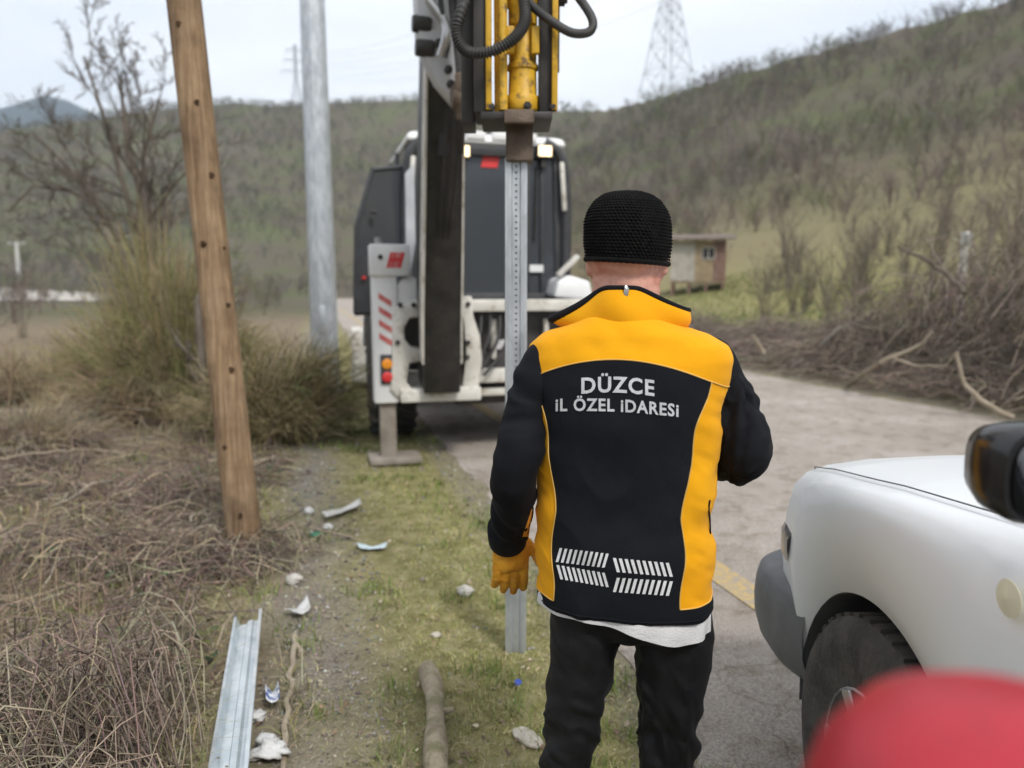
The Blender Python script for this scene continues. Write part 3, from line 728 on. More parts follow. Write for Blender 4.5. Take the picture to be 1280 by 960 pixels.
branch('thick pale branch lying low at the front of the cut heap', [gpt(1265, 527, .05), hp(1225, 500, 9.0), hp(1205, 480, 9.2), hp(1195, 440, 9.3)], .04, .02, pale)
branch('dark forked branch sticking up out of the cut heap', [hp(1205, 365, 10.4), hp(1180, 340, 10.6), hp(1150, 320, 10.8), hp(1122, 308, 11)], .04, .015, dbark, [[hp(1180, 340, 10.6), hp(1160, 342, 10.6), hp(1130, 350, 10.5)]])
branch('short pale stick poking from the low end of the heap', [hp(955, 442, 13.2), hp(948, 430, 13.2), hp(942, 420, 13.2)], .045, .03, pale)
# ================================================================== poles, pylons, hut
galv = mat('galvanised_steel', (0.42, 0.45, 0.48), (0.60, 0.63, 0.66), scale=14, rough=0.42, metal=0.55, bump=.08, bscale=60, c3=(0.36, 0.38, 0.40), s3=30, stretch=(1, 1, .35))
wood = bpy.data.materials.new('weathered_pole_wood'); wood.use_nodes = True
n, l = wood.node_tree.nodes, wood.node_tree.links; bs = n['Principled BSDF']; bs.inputs['Roughness'].default_value = .85; bs.inputs['Specular IOR Level'].default_value = .25
tc = n.new('ShaderNodeTexCoord'); mp = n.new('ShaderNodeMapping'); mp.inputs['Scale'].default_value = (1, 1, .07); l.new(tc.outputs['Object'], mp.inputs['Vector'])
def nzv(vec, scale, detail=6, rough=.65):
    k = n.new('ShaderNodeTexNoise'); k.inputs['Scale'].default_value = scale; k.inputs['Detail'].default_value = detail; k.inputs['Roughness'].default_value = rough
    l.new(vec, k.inputs['Vector']); return k.outputs['Fac']
grain = ramp(nzv(mp.outputs['Vector'], 42), (.30, (.15, .096, .058)), (.50, (.265, .185, .118)), (.70, (.385, .29, .195)))
patch = ramp(nzv(tc.outputs['Object'], 2.6), (.36, (.62, .58, .55)), (.60, (1.12, 1.08, 1.0)))
mx = n.new('ShaderNodeMix'); mx.data_type = 'RGBA'; mx.blend_type = 'MULTIPLY'; mx.inputs['Factor'].default_value = 1
l.new(grain, mx.inputs['A']); l.new(patch, mx.inputs['B']); l.new(mx.outputs['Result'], bs.inputs['Base Color'])
bp = n.new('ShaderNodeBump'); bp.inputs['Strength'].default_value = .5; bp.inputs['Distance'].default_value = .01; l.new(nzv(mp.outputs['Vector'], 60), bp.inputs['Height']); l.new(bp.outputs['Normal'], bs.inputs['Normal'])
knotm = mat('dark_knot', (.045, .028, .018), (.11, .065, .035), scale=60, rough=.9, spec=.2)

# leaning wooden pole
pb = gp(311, 692); pb.z = gz(pb.x, pb.y) - .25
pt = at(234, 0, pb.y + .05); axis = (pt - Vector((pb.x, pb.y, 0))).normalized(); Lp = 6.6
root = empty('wooden_pole', pb)
rings = []
for i in range(90):
    s = i / 89 * Lp; ring = []; rr_ = .101 - .0035 * s
    for j in range(28):
        a = 2 * math.pi * j / 28
        e = rr_ * (1 + .05 * float(fbm(j * .6 + (0 if j < 14 else 0), s * 1.2)) - (.10 * math.exp(-((math.sin((a - (4.85 + .12 * math.sin(s * 2.2))) / 2)) / .03) ** 2) if 0.2 < s < 5.8 else 0))
        ring.append(Vector((math.cos(a) * e, math.sin(a) * e, 0)) + axis * s)
    rings.append(ring)
MB().loft(rings).build('shaft', wood, root, ang=80)
def on_pole(px, py):
    for i in range(600):
        s = i / 600 * Lp; q = pb + axis * s; d = Vector((q.x, q.y, q.z - CAM_H)); cz = d.y * SP + d.z * CP; cy = d.y * CP - d.z * SP
        if 480 - cz / cy * FPX <= py: break
    c = pb + axis * s; ccx = 640 + (c.x) / (c.y * CP - (c.z - CAM_H) * SP) * FPX
    off = (px - ccx) / FPX * c.length; rr_ = .101 - .0035 * s
    off = max(-.9 * rr_, min(.9 * rr_, off)); view = Vector((-c.x, -c.y, 0)).normalized(); side = Vector((-view.y, view.x, 0))
    if side.x < 0: side = -side
    return c + side * off + view * (math.sqrt(rr_ ** 2 - off ** 2) * 1.0) - pb, (view * math.sqrt(rr_ ** 2 - off ** 2) + side * off).normalized()
for px, py, s in [(227, 38, .024), (246, 134, .023), (262, 222, .025), (256, 308, .026), (283, 383, .022), (288, 462, .026), (282, 556, .02), (277, 311, .014), (300, 640, .02)]:
    c, nrm = on_pole(px, py); t1 = nrm.cross(Vector((0, 0, 1))).normalized(); t2 = t1.cross(nrm)
    mb = MB(); rings = []
    for q, h in [(1.0, -.004), (.85, .006), (.5, .008), (.15, .003)]:
        rings.append([c + (t1 * math.cos(a) * (1.0 + .25 * math.sin(3 * a + px)) + t2 * math.sin(a) * 1.25) * s * q * .62 + nrm * h for a in [2 * math.pi * j / 12 for j in range(12)]])
    mb.loft(rings); mb.build('knot', knotm, root)
tag(root, 'brown weathered wooden utility pole leaning left out of the brambles', 'pole')

# tall galvanised steel pole
q0 = gp(408, 487); q0.z = gz(q0.x, q0.y) - .2
root = empty('steel_pole', q0, (0, R(-0.35), 0))
rings = []
for s in [0, .5, 1, 2, 3, 4, 5, 6, 7, 8, 9.5]:
    rr_ = .215 - .006 * s
    rings.append([(math.cos(a) * rr_, math.sin(a) * rr_, s) for a in [2 * math.pi * j / 16 for j in range(16)]])
MB().loft(rings).build('shaft', galv, root, ang=15)
MB().lathe([(.30, .19), (.30, .215), (.19, .215)], n=24).build('base_flange', galv, root)
for k in range(8):
    a = k * math.pi / 4; MB().lathe([(.014, .2), (.014, .27), (.026, .27), (.026, .235)], (math.cos(a) * .262, math.sin(a) * .262, 0), n=6).build('anchor_bolt', galv, root)
MB().box((.03, -.213, 1.3), (.10, .012, .42)).build('service_door', galv, root, bevel=.004)
tag(root, 'tall galvanised steel pole rising behind the olive bush', 'pole')

# small white pole by the far lane
q = gp(26, 373); q.z = gz(q.x, q.y)
conc = mat('pale_concrete', (.50, .49, .46), (.62, .61, .58), scale=4, rough=.9, spec=.2)
root = empty('concrete_pole', q); MB().loft([[(sx * w, sy * w, z) for sx, sy in ((-1, -1), (1, -1), (1, 1), (-1, 1))] for w, z in ((.26, 0), (.17, 5.9))]).build('shaft', conc, root)
MB().box((0, 0, 5.75), (2.6, .14, .14)).build('crossarm', conc, root)
for s in (-1.1, 0, 1.1): MB().lathe([(.04, 5.82), (.09, 5.9), (.05, 6.0), (.08, 6.1)], (s, 0, 0), n=8).build('insulator', conc, root)
tag(root, 'small white concrete pole with crossarm by the far pale lane', 'pole')
# white post on the slope to the right
q = at(1202, 345, 21); q.z = gz(q.x, q.y) - .1
hq = at(1201, 290, 21).z - q.z
root = empty('concrete_post', q, (R(2), R(-2), .4)); MB().box((0, 0, hq / 2), (.16, .16, hq)).build('shaft', conc, root, bevel=.015)
MB().box((0, -.1, hq - .2), (.26, .06, .30)).build('notice_plate', mat('dull_grey_plate', (.20, .20, .20), (.30, .30, .29), rough=.7), root, bevel=.006)
tag(root, 'short pale concrete post with a grey plate among the hazel shrubs', 'post')

# lattice pylons
steel = mat('pylon_steel', (.34, .36, .38), (.42, .44, .46), scale=.5, rough=.6, metal=.3)
def pylon(loc, h, w, rot, label, t=.16):
    root = empty('lattice_pylon', loc, (0, 0, rot))
    def wd(z): s = z / h; return w / 2 * (1 - s / .62 * .84) if s < .62 else w / 2 * .16
    lv = []; z = 0
    while z < h * .995:
        lv.append(z); z += max(1.2, wd(z) * 1.5)
    lv.append(h)
    for sx, sy in ((-1, -1), (1, -1), (1, 1), (-1, 1)):
        MB().tube([(sx * wd(z), sy * wd(z), z) for z in lv], t * .75, 4).build('leg', steel, root)
    br = MB()
    for a, b in zip(lv[:-1], lv[1:]):
        A = [(sx * wd(a), sy * wd(a), a) for sx, sy in ((-1, -1), (1, -1), (1, 1), (-1, 1))]; B = [(sx * wd(b), sy * wd(b), b) for sx, sy in ((-1, -1), (1, -1), (1, 1), (-1, 1))]
        for i in range(4):
            j = (i + 1) % 4
            br.tube([A[i], B[j]], t * .45, 4); br.tube([A[j], B[i]], t * .45, 4); br.tube([B[i], B[j]], t * .4, 4)
    kind(br.build('bracing', steel, root), 'stuff')
    for s, L in ((.66, .19), (.80, .155), (.93, .12)):
        z = h * s; Lm = h * L
        for sd in (-1, 1):
            m = MB(); k = wd(z)
            for sy in (-1, 1):
                m.tube([(sd * k, sy * k, z), (sd * Lm, 0, z + .1)], t * .5, 4); m.tube([(sd * k, sy * k, z + h * .035), (sd * Lm, 0, z + .1)], t * .4, 4)
                for f in (.33, .66): m.tube([(sd * (k + (Lm - k) * f), sy * k * (1 - f), z + .1 * f), (sd * (k + (Lm - k) * f), sy * k * (1 - f), z + h * .035 * (1 - f) + .1 * f)], t * .3, 4)
            m.build('crossarm', steel, root)
            MB().lathe([(.05, 0), (.16, -.2), (.05, -.4), (.16, -.6), (.05, -.8), (.16, -1.0), (.05, -1.4)], (sd * Lm, 0, z), n=6).build('insulator', steel, root)
    tag(root, label, 'pylon'); return root
q = at(834, 126, 190); q.z = gz(q.x, q.y) - .5
py1 = pylon(q, 46, 10.5, R(25), 'tall grey lattice power pylon on the right hill crest')
q2 = at(371, 132, 345); q2.z = gz(q2.x, q2.y) - .5
py2 = pylon(q2, 33, 6.5, R(20), 'distant faint lattice pylon on the far ridge beside the galvanised pole', t=.13)
wire = mat('wire', (.22, .23, .24), rough=.6)
bpy.context.view_layer.update()
wi = 0
for s, L in ((.66, .19), (.80, .155), (.93, .12)):
    for sd in (-1, 1):
        a = py1.matrix_world @ Vector((sd * 46 * L, 0, 46 * s - 1.4)); b = py2.matrix_world @ Vector((sd * 33 * L, 0, 33 * s - 1.4))
        pts = [a.lerp(b, t) - Vector((0, 0, 4 * 9 * t * (1 - t))) for t in np.linspace(0, 1, 24)]
        o = MB().tube([p - a for p in pts], .03, 4).build('power_line', wire); o.location = a
        tag(o, '%s conductor wire on the %s side between the two pylons' % (('lowest', 'middle', 'highest')[wi // 2], ('road', 'far')[wi % 2]), 'cable', 'power lines over the valley'); wi += 1

# shabby hut on stilts
hd = 44; c = at(872, 352, hd); c.z = gz(c.x, c.y)
root = empty('hut', c, (0, 0, R(-14)))
white = mat('flaking_whitewash', (.36, .335, .29), (.47, .44, .39), scale=1.6, rough=.9, c3=(.30, .25, .20), s3=2.5)
tan = mat('tan_boards', (.26, .195, .12), (.34, .265, .17), scale=3, rough=.9); rusty = mat('rusty_boards', (.17, .10, .078), (.23, .14, .11), scale=3, rough=.9)
W_, D_, H_ = 2.95, 2.6, 2.2; fz = .55
for i in range(9):
    x0 = -W_ / 2 + i * W_ / 9; mm = white if i < 4 else (tan if i < 7 else rusty)
    MB().box((x0 + W_ / 18, -D_ / 2, fz + H_ / 2 + .02 * math.sin(i * 4)), (W_ / 9 - .015, .05 + .01 * (i % 3), H_)).build('wall_board', mm, root)
MB().box((-W_ / 2 + .03, .03, fz + H_ / 2), (.06, D_ - .06, H_)).build('side_wall', white, root); MB().box((W_ / 2 - .03, .03, fz + H_ / 2), (.06, D_ - .06, H_)).build('side_wall', rusty, root); MB().box((0, D_ / 2, fz + H_ / 2), (W_ - .14, .05, H_)).build('rear_wall', tan, root)
w = MB().box((.55, -D_ / 2 - .035, fz + 1.5), (.62, .05, .52)).build('window', mat('dark_pane', (.02, .022, .025), rough=.15), root)
mb = MB(); [mb.box((.55 + sx * .33, -D_ / 2 - .06, fz + 1.5), (.06, .06, .64)) for sx in (-1, 0, 1)]; mb.box((.55, -D_ / 2 - .06, fz + 1.8), (.6, .055, .06)); mb.box((.55, -D_ / 2 - .06, fz + 1.2), (.6, .055, .06)); mb.build('window_frame', white, w)
rf = MB(); rf.prism([(-D_ / 2 - .5, fz + H_ + .02), (D_ / 2 + .4, fz + H_ + .45), (D_ / 2 + .4, fz + H_ + .53), (-D_ / 2 - .5, fz + H_ + .1)], (-W_ / 2 - .4, 0, 0), (0, 1, 0), (0, 0, 1), (1, 0, 0), W_ + .9)
rf.build('roof', mat('rusted_sheet', (.12, .092, .075), (.18, .14, .115), scale=2, rough=.9), root)
MB().box((0, 0, fz - .06), (W_, D_, .12)).build('floor', tan, root)
for sx in (-1, -.33, .33, 1):
    for sy in (-1, 1): MB().box((sx * (W_ / 2 - .12), sy * (D_ / 2 - .12), fz / 2 - .45), (.15, .15, fz + .75)).build('stilt', rusty, root)
tag(root, 'shabby wooden hut on stilts with patched white, tan and rusty boards', 'hut')

# ================================================================== guardrail post being driven
PB = gp(645, 812); PB.z = gz(PB.x, PB.y)
root = empty('guardrail_post', (PB.x, PB.y, PB.z - .3), (0, 0, R(3)))
TOPZ = at(644, 196, PB.y).z - (PB.z - .3)
hw, fl = .044, .055
# sigma section, open towards the road
sec = [(-hw, fl), (-hw, 0), (-.020, 0), (-.014, .010), (.014, .010), (.020, 0), (hw, 0), (hw, fl)]
mb = MB(); th = .004
outer = [Vector((x, y, 0)) for x, y in sec]; inner = [Vector((x + (th if x < -.03 else (-th if x > .03 else 0)), max(y + th, th) if i not in (0, 7) else y, 0)) for i, (x, y) in enumerate(sec)]
loop = outer + inner[::-1]
mb.loft([[p + Vector((0, 0, z)) for p in loop] for z in (0, TOPZ)])
mb.build('channel', galv, root, ang=20)
dark = mat('hole_dark', (.02, .02, .02), rough=.9)
z = TOPZ - .035; k = 0
while z > TOPZ - 1.25:
    if not (TOPZ - 1.08 < z < TOPZ - .98):
        o = MB().lathe([(.0042, 0), (.0042, .003)], (0, .0085, z), 'y', 8).build('bolt_hole', dark, root)
    z -= .0245; k += 1
for dx in (-.031, .031):
    MB().box((dx, -.0008, TOPZ / 2), (.0035, .004, TOPZ - .01)).build('rolled_rib', galv, root)
tag(root, 'upright galvanised guardrail post with a row of holes, clamped under the yellow hammer', 'post')

# loose channel on the ground
A = gp(314, 778, .05); B = gp(291, 985, .05)
Bq = A + (B - A).normalized() * 1.9; A.z = gz(A.x, A.y) + .045; Bq.z = gz(Bq.x, Bq.y) + .08
d = (Bq - A).normalized(); sd = d.cross(Vector((0, 0, 1))).normalized(); up = sd.cross(d)
root = empty('steel_channel', A); mb = MB()
sec = [(-.062, .050), (-.050, .052), (-.046, .006), (-.018, .004), (-.010, .014), (.010, .014), (.018, .004), (.046, .006), (.050, .052), (.062, .050)]
lo_ = [(x, y) for x, y in sec] + [(x, y - .006) for x, y in sec[::-1]]
tiltv = (up + sd * .25).normalized(); sd2 = (sd - tiltv * sd.dot(tiltv)).normalized()
mb.loft([[sd2 * x + tiltv * y + d * s for x, y in lo_] for s in (0, (Bq - A).length)])
mb.build('channel', mat('fresh_galvanised', (.55, .62, .66), (.72, .77, .80), scale=9, rough=.3, metal=.5, stretch=(1, 1, 1), c3=(.45, .50, .54), s3=14), root, ang=25)
tag(root, 'loose galvanised steel channel lying in the brambles by the bare path', 'channel')
# ================================================================== hydraulic hammer on the post
yel = mat('hammer_yellow', (.58, .33, .018), (.70, .42, .03), scale=9, rough=.5, c3=(.13, .075, .03), s3=20, f3=(.54, .66), bump=.15, bscale=50)
blk = mat('black_steel', (.028, .027, .026), (.055, .05, .047), scale=8, rough=.55, metal=.2)
rust = mat('rusty_chisel_block', (.10, .072, .052), (.19, .145, .11), scale=12, rough=.75, metal=.3, bump=.3, bscale=60)
chrome = mat('dull_steel', (.36, .36, .36), (.46, .46, .46), rough=.3, metal=.8)
rubber = mat('black_rubber', (.024, .024, .024), (.042, .041, .04), scale=20, rough=.6)
HX, HY = PB.x + .012, PB.y + .0
def hz_(py, dd=0.0): return at(640, py, HY + dd).z
zc0, zc1 = hz_(197), hz_(158)
root = empty('hydraulic_hammer', (HX, HY, zc0))
o0 = zc0
MB().box((0, .03, (zc1 - zc0) / 2 + .0), (.108, .115, zc1 - zc0 + .03)).build('driving_cap', rust, root, bevel=.006)
zb = zc1 - o0
MB().box((-.012, .02, zb + .02), (.275, .26, .028)).build('base_plate', blk, root, bevel=.004)
MB().box((-.002, -.11, zb + .014), (.115, .03, .05)).build('front_lug', rust, root, bevel=.005)
ht = 1.05
for x0, w, dpt, mm in [(-.150, .052, .24, blk), (.102, .050, .22, blk)]:
    MB().box((x0, .03, zb + .035 + .40), (w, dpt, .80)).build('side_plate', mm, root, bevel=.004)
MB().box((-.205, .10, zb + .02 + .36), (.05, .20, .74)).build('side_plate', blk, root, bevel=.004)
for x0 in (-.118, .134): MB().box((x0, -.085, zb + .04 + ht / 2), (.022, .05, ht)).build('guide_rail', yel, root, bevel=.004)
MB().tube([(-.062, -.10, zb + .04), (-.066, -.10, zb + ht)], .017, 10).build('tie_rod', yel, root)
MB().tube([(-.082, -.06, zb + .04), (-.086, -.06, zb + ht)], .016, 10).build('tie_rod', yel, root)
prof = [(.06, .045), (.066, .055), (.066, .10), (.056, .112), (.054, .20), (.060, .205), (.060, .222), (.054, .228), (.054, .34), (.046, .35), (.046, .36), (.056, .37), (.056, .43), (.062, .44), (.062, .62), (.052, .64), (.052, ht)]
MB().lathe([(r_, zb + h_) for r_, h_ in prof], (.012, -.03, 0), n=20).build('cylinder_body', yel, root)
MB().box((.012, -.098, zb + .47), (.035, .012, .035)).build('valve_block', mat('grey_valve', (.16, .15, .14), rough=.5), root, bevel=.003)
for x0 in (-.035, .06):
    MB().box((x0, -.085, zb + .30), (.03, .03, .10)).build('clamp', yel, root, bevel=.004)
for x0, z0 in [(-.11, .04), (.13, .04), (.03, .045), (.152, .45)]:
    MB().lathe([(.016, 0), (.016, -.02), (.009, -.02), (.009, -.03)], (x0, -.085, zb + z0 + .012), 'y', 6).build('bolt', blk, root)
MB().lathe([(.024, .13), (.024, .175), (.014, .175), (.014, .185)], (0, -.02, zb + .47), 'x', 10).build('side_knob', blk, root)
MB().box((-.01, .03, zb + ht + .09), (.30, .25, .20)).build('head_bracket', blk, root, bevel=.01)
mb = MB(); mb.tube([(.150, -.02, zb + .2), (.150, -.02, zb + 1.1)], .006, 8); mb.build('grease_line', blk, root)
# hoses
def smooth_path(ctrl, n_=10):
    c = [Vector(p) for p in ctrl]; c = [c[0] * 2 - c[1]] + c + [c[-1] * 2 - c[-2]]; out = []
    for i in range(1, len(c) - 2):
        for k in range(n_):
            t = k / n_; p0, p1, p2, p3 = c[i - 1:i + 3]
            out.append(.5 * ((2 * p1) + (p2 - p0) * t + (2 * p0 - 5 * p1 + 4 * p2 - p3) * t * t + (3 * p1 - p0 - 3 * p2 + p3) * t ** 3))
    return out + [c[-2]]
def hose(name, px, r_, ribbed, m=rubber):
    c = [at(a, b, HY + dd) - Vector((HX, HY, o0)) for a, b, dd in px]; path = smooth_path(c, 26)
    if ribbed: rad_ = [r_ * (1.0 + .16 * (1 if (i // 2) % 2 else -1)) for i in range(len(path))]
    else: rad_ = r_
    return MB().tube(path, rad_, 10).build(name, m, root, ang=70)
hose('ribbed_hose', [(600, -45, -.02), (578, 10, -.14), (571, 42, -.16), (582, 63, -.17), (606, 66, -.18), (630, 57, -.18), (648, 42, -.17), (656, 25, -.15), (655, 0, -.11), (650, -30, -.06)], .0195, True)
hose('supply_hose', [(650, -14, -.05), (664, 6, -.10), (690, 27, -.14), (715, 41, -.15), (736, 40, -.15), (741, 27, -.14), (730, 6, -.12), (705, -25, -.08), (672, -60, 0)], .0165, False)
tag(root, 'yellow hydraulic hammer in black side plates driving the post', 'hammer')

# ================================================================== backhoe loader
wp = mat('machine_white', (.56, .54, .49), (.70, .68, .63), scale=5, rough=.5, c3=(.26, .20, .14), s3=7, f3=(.52, .70), bump=.05, bscale=30)
wclean = mat('clean_white', (.74, .745, .75), (.80, .80, .80), scale=6, rough=.4)
grease = mat('greasy_black', (.012, .0115, .011), (.030, .027, .025), scale=7, rough=.42, c3=(.10, .085, .07), s3=30, f3=(.60, .74), bump=.25, bscale=60)
glass = mat('tinted_glass', (.050, .056, .066), (.066, .072, .082), scale=.7, rough=.09, spec=.6)  # dark tint, base colour raised to grey to stand in for reflected sky
gframe = mat('charcoal_frame', (.035, .036, .040), (.055, .056, .060), rough=.5)
redm = mat('red_plastic', (.62, .03, .035), (.72, .05, .05), rough=.4); amber = mat('amber_lens', (.80, .26, .02), (.9, .34, .03), rough=.25)
seatm = mat('seat_black', (.012, .012, .013), rough=.8)
lampm = bpy.data.materials.new('lit_worklight'); lampm.use_nodes = True
lb = lampm.node_tree.nodes['Principled BSDF']; lb.inputs['Base Color'].default_value = (.9, .75, .5, 1); lb.inputs['Emission Color'].default_value = (1, .74, .42, 1); lb.inputs['Emission Strength'].default_value = 1.1
MU, MV = 1.75, 7.0
mroot = empty('backhoe_loader', uv2w(MU, MV, 0.0), (0, 0, TH))
def loc_(px, py, ly):
    """local point of the machine hit by a pixel ray on the plane ly"""
    d = ray(px, py); o = Vector((0, 0, CAM_H)) - uv2w(MU, MV)
    dl = Vector((d.x * NX + d.y * NY, -d.x * NY + d.y * NX, d.z)); ol = Vector((o.x * NX + o.y * NY, -o.x * NY + o.y * NX, o.z))
    t = (ly - ol.y) / dl.y; return ol + dl * t
def bx(name, x0, x1, y0, y1, z0, z1, m, parent=mroot, bevel=.012, **k):
    return MB().box(((x0 + x1) / 2, (y0 + y1) / 2, (z0 + z1) / 2), (x1 - x0, y1 - y0, z1 - z0)).build(name, m, parent, bevel=bevel, **k)
# rear frame
zt = loc_(640, 381, 0).z; zl = loc_(640, 468, 0).z
bx('upper_rail', -1.02, 1.02, -.02, .10, zt - .06, zt + .05, wp); bx('lower_rail', -1.02, 1.02, -.02, .10, zl - .07, zl + .06, wp)
bx('step_bar', -.95, .95, .02, .12, zl - .20, zl - .13, wp)
bx('frame_back', -1.0, 1.0, .18, .24, zl - .1, zt, blk)
for x in (-.1, .42, .85): bx('frame_strut', x, x + .05, .10, .16, zl + .14, zt - .14, wp)
# stabilisers
def stabiliser(sx, full):
    L0 = loc_(463, 340, -.14).x; cx = (L0 + .11) * (1 if sx < 0 else -1)
    top = loc_(477, 306, -.14).z; zb_ = loc_(477, 502, -.14).z
    st = bx('stabiliser_housing', cx - .105, cx + .105, -.25, -.03, zb_, top - .02, wclean, bevel=.01)
    k = -sx
    bx('head_plate', cx - .12 if sx < 0 else cx - .22, cx + .22 if sx < 0 else cx + .12, -.275, -.05, top - .27, top, wclean, st, .01)
    # logo block of slanted red strokes
    lx = cx + .095 if sx < 0 else cx - .095
    for i, (a, b) in enumerate([(-.06, -.035), (-.028, -.003), (.006, .022), (.030, .062)]):
        m = MB(); m.prism([(lx + a - .018, top - .20), (lx + b - .018, top - .20), (lx + b + .018, top - .07), (lx + a + .018, top - .07)], (0, -.277, 0), (1, 0, 0), (0, 0, 1), (0, -1, 0), .004); m.build('logo_stroke', redm, st)
    m = MB(); m.prism([(lx - .065, top - .145), (lx + .06, top - .145), (lx + .066, top - .118), (lx - .058, top - .118)], (0, -.2775, 0), (1, 0, 0), (0, 0, 1), (0, -1, 0), .004); m.build('logo_stroke', redm, st)
    MB().lathe([(.035, 0), (.035, .07), (.02, .07)], (cx - .04, -.16, top - .01), n=10).build('ram_fitting', chrome, st)
    MB().lathe([(.022, -.27), (.022, -.285)], (cx - .035, 0, top - .11), 'y', 10).build('pin', blk, st)
    for i in range(4):
        z0 = zb_ + .55 + i * .115 - .03
        m = MB(); m.prism([(cx - .055, z0 + .10), (cx - .055, z0 + .05), (cx + .055, z0 - .02), (cx + .055, z0 + .03)], (0, -.252, 0), (1, 0, 0), (0, 0, 1), (0, -1, 0), .003); m.build('chevron', mat('faded_red', (.52, .10, .10), (.62, .20, .18), scale=20, rough=.6), st)
    lamp = bx('tail_lamp', cx - .05, cx + .06, -.275, -.25, zb_ + .17, zb_ + .43, gframe, st, .008)
    for z0, mm in ((.30, amber), (.185, redm)): MB().lathe([(.04, -.273), (.046, -.285), (.03, -.292)], (cx + .005, 0, zb_ + z0 + .05), 'y', 14).build('lens', mm, lamp)
    zp = loc_(500, 577, -.14).z
    bx('inner_leg', cx - .055, cx + .085, -.20, -.07, .05, zb_ + .02, mat('muddy_steel', (.20, .17, .14), (.29, .255, .215), scale=8, rough=.7), st, .008)
    MB().box((cx + .07, -.14, .03), (.46, .36, .05)).build('foot_pad', mat('muddy_steel', (.2, .17, .14)), st, bevel=.008)
stabiliser(-1, True); stabiliser(1, True)
# kingpost castings either side of the boom
def kp(px, py, ly=-.28): q = loc_(px, py, ly); return (q.x, q.z)
def casting(name, pts, y0, y1, m=wp):
    mb = MB(); mb.prism([kp(*p) for p in pts], (0, y0, 0), (1, 0, 0), (0, 0, 1), (0, 1, 0), y1 - y0); return mb.build(name, m, mroot, bevel=.012)
casting('kingpost_casting', [(492, 395), (497, 382), (526, 374), (529, 396), (512, 398), (505, 410), (506, 424), (514, 434), (530, 436), (529, 452), (512, 454), (508, 478), (518, 488), (500, 499), (488, 488)], -.28, -.08)
casting('kingpost_casting', [(575, 372), (590, 370), (592, 395), (600, 420), (603, 450), (598, 490), (586, 498), (578, 488), (583, 440), (580, 405)], -.28, -.10)
casting('cover_hood', [(489, 372), (494, 358), (505, 348), (517, 345), (526, 352), (528, 378), (492, 384)], -.22, -.06, wclean)
bx('kingpost_bed', kp(500, 490)[0], kp(600, 490)[0], -.34, -.02, kp(500, 497)[1] - .04, kp(500, 486)[1], wp)
for px, py in ((500, 381), (517, 381), (585, 380), (585, 428), (584, 446), (497, 428)):
    q = loc_(px, py, -.285); MB().lathe([(.022, -.28), (.022, -.30), (.012, -.305)], (q.x, 0, q.z), 'y', 8).build('bolt', blk, mroot)
# boom
Bq = [(553, 492, -.42, .160), (553, 455, -.50, .160), (553, 400, -.62, .157), (554, 330, -.78, .152), (555, 250, -.98, .143), (556, 175, -1.20, .136), (557, 100, -1.45, .128), (557, 30, -1.70, .12), (558, -60, -1.95, .12)]
rings = []; side_r = []
for i, (px, py, ly, hw_) in enumerate(Bq):
    q = loc_(px, py, ly); dpt = .16 + .16 * math.sin(math.pi * min(1, (i + 1) / len(Bq)))
    rings.append([Vector((q.x - hw_, q.y, q.z)), Vector((q.x + hw_, q.y, q.z)), Vector((q.x + hw_, q.y + dpt * 1.7, q.z + .10)), Vector((q.x - hw_, q.y + dpt * 1.7, q.z + .10))])
    side_r.append((q, hw_, dpt))
MB().loft(rings).build('boom', grease, mroot, bevel=.012)
for sx in (-1, 1):
    rr2 = []
    for q, hw_, dpt in side_r[1:]:
        x = q.x + sx * (hw_ + .006)
        rr2.append([Vector((x - .008, q.y - .012, q.z)), Vector((x + .008, q.y - .012, q.z)), Vector((x + .008, q.y + dpt * .5, q.z + .03)), Vector((x - .008, q.y + dpt * .5, q.z + .03))])
    MB().loft(rr2).build('boom_cheek', wp, mroot)
q = loc_(553, 180, -1.2)
mb = MB(); mb.prism([(q.x - .045, q.z - .09), (q.x + .05, q.z - .09), (q.x + .02, q.z + .12), (q.x - .02, q.z + .12)], (0, q.y - .03, 0), (1, 0, 0), (0, 0, 1), (0, 1, 0), .03); mb.build('boom_slot', dark, mroot)
q = loc_(553, 470, -.47); MB().lathe([(.085, -.15), (.10, -.14), (.10, .14), (.085, .15)], (q.x, q.y + .16, q.z - .02), 'x', 20).build('boom_pivot', grease, mroot)
# dipper folding over the boom head towards the hammer
def dp(px, py, ly): return loc_(px, py, ly)
front = [dp(521, -70, -1.86), dp(521, 0, -1.84), dp(524, 55, -1.82), dp(537, 84, -1.80), dp(548, 105, -1.79), dp(577, 140, -1.78), dp(580, 60, -1.84), dp(584, 0, -1.87), dp(590, -70, -1.9)]
mb = MB(); mb.add(front + [p + Vector((0, .20, .03)) for p in front], [tuple(range(9)), tuple(range(17, 8, -1))] + [(i, (i + 1) % 9, 9 + (i + 1) % 9, 9 + i) for i in range(9)])
dip = mb.build('dipper_tail', mat('grey_white_paint', (.52, .54, .57), (.64, .655, .68), scale=4, rough=.5, c3=(.30, .27, .24), s3=9, f3=(.6, .75)), mroot, bevel=.01)
for px, py in ((548, 55), (560, 88), (563, 106)):
    q = dp(px, py, -1.85); MB().lathe([(.028, 0), (.028, -.03), (.014, -.035)], (q.x, q.y, q.z), 'y', 8).build('bolt', blk, dip)
for px, py in ((523, 30), (527, 60)):
    q = dp(px, py, -1.80); MB().lathe([(.05, -.04), (.055, -.02), (.055, .06), (.05, .08)], (q.x, q.y, q.z), 'x', 12).build('pivot_boss', blk, dip)
a = dp(556, -70, -1.8); 
bpy.context.view_layer.update()
hh_ = mroot.matrix_world.inverted() @ Vector((HX, HY, o0 + zb + ht + .16))
knee = Vector((a.x, a.y + .05, a.z + .12))
mb = MB(); dd_ = (hh_ - knee)
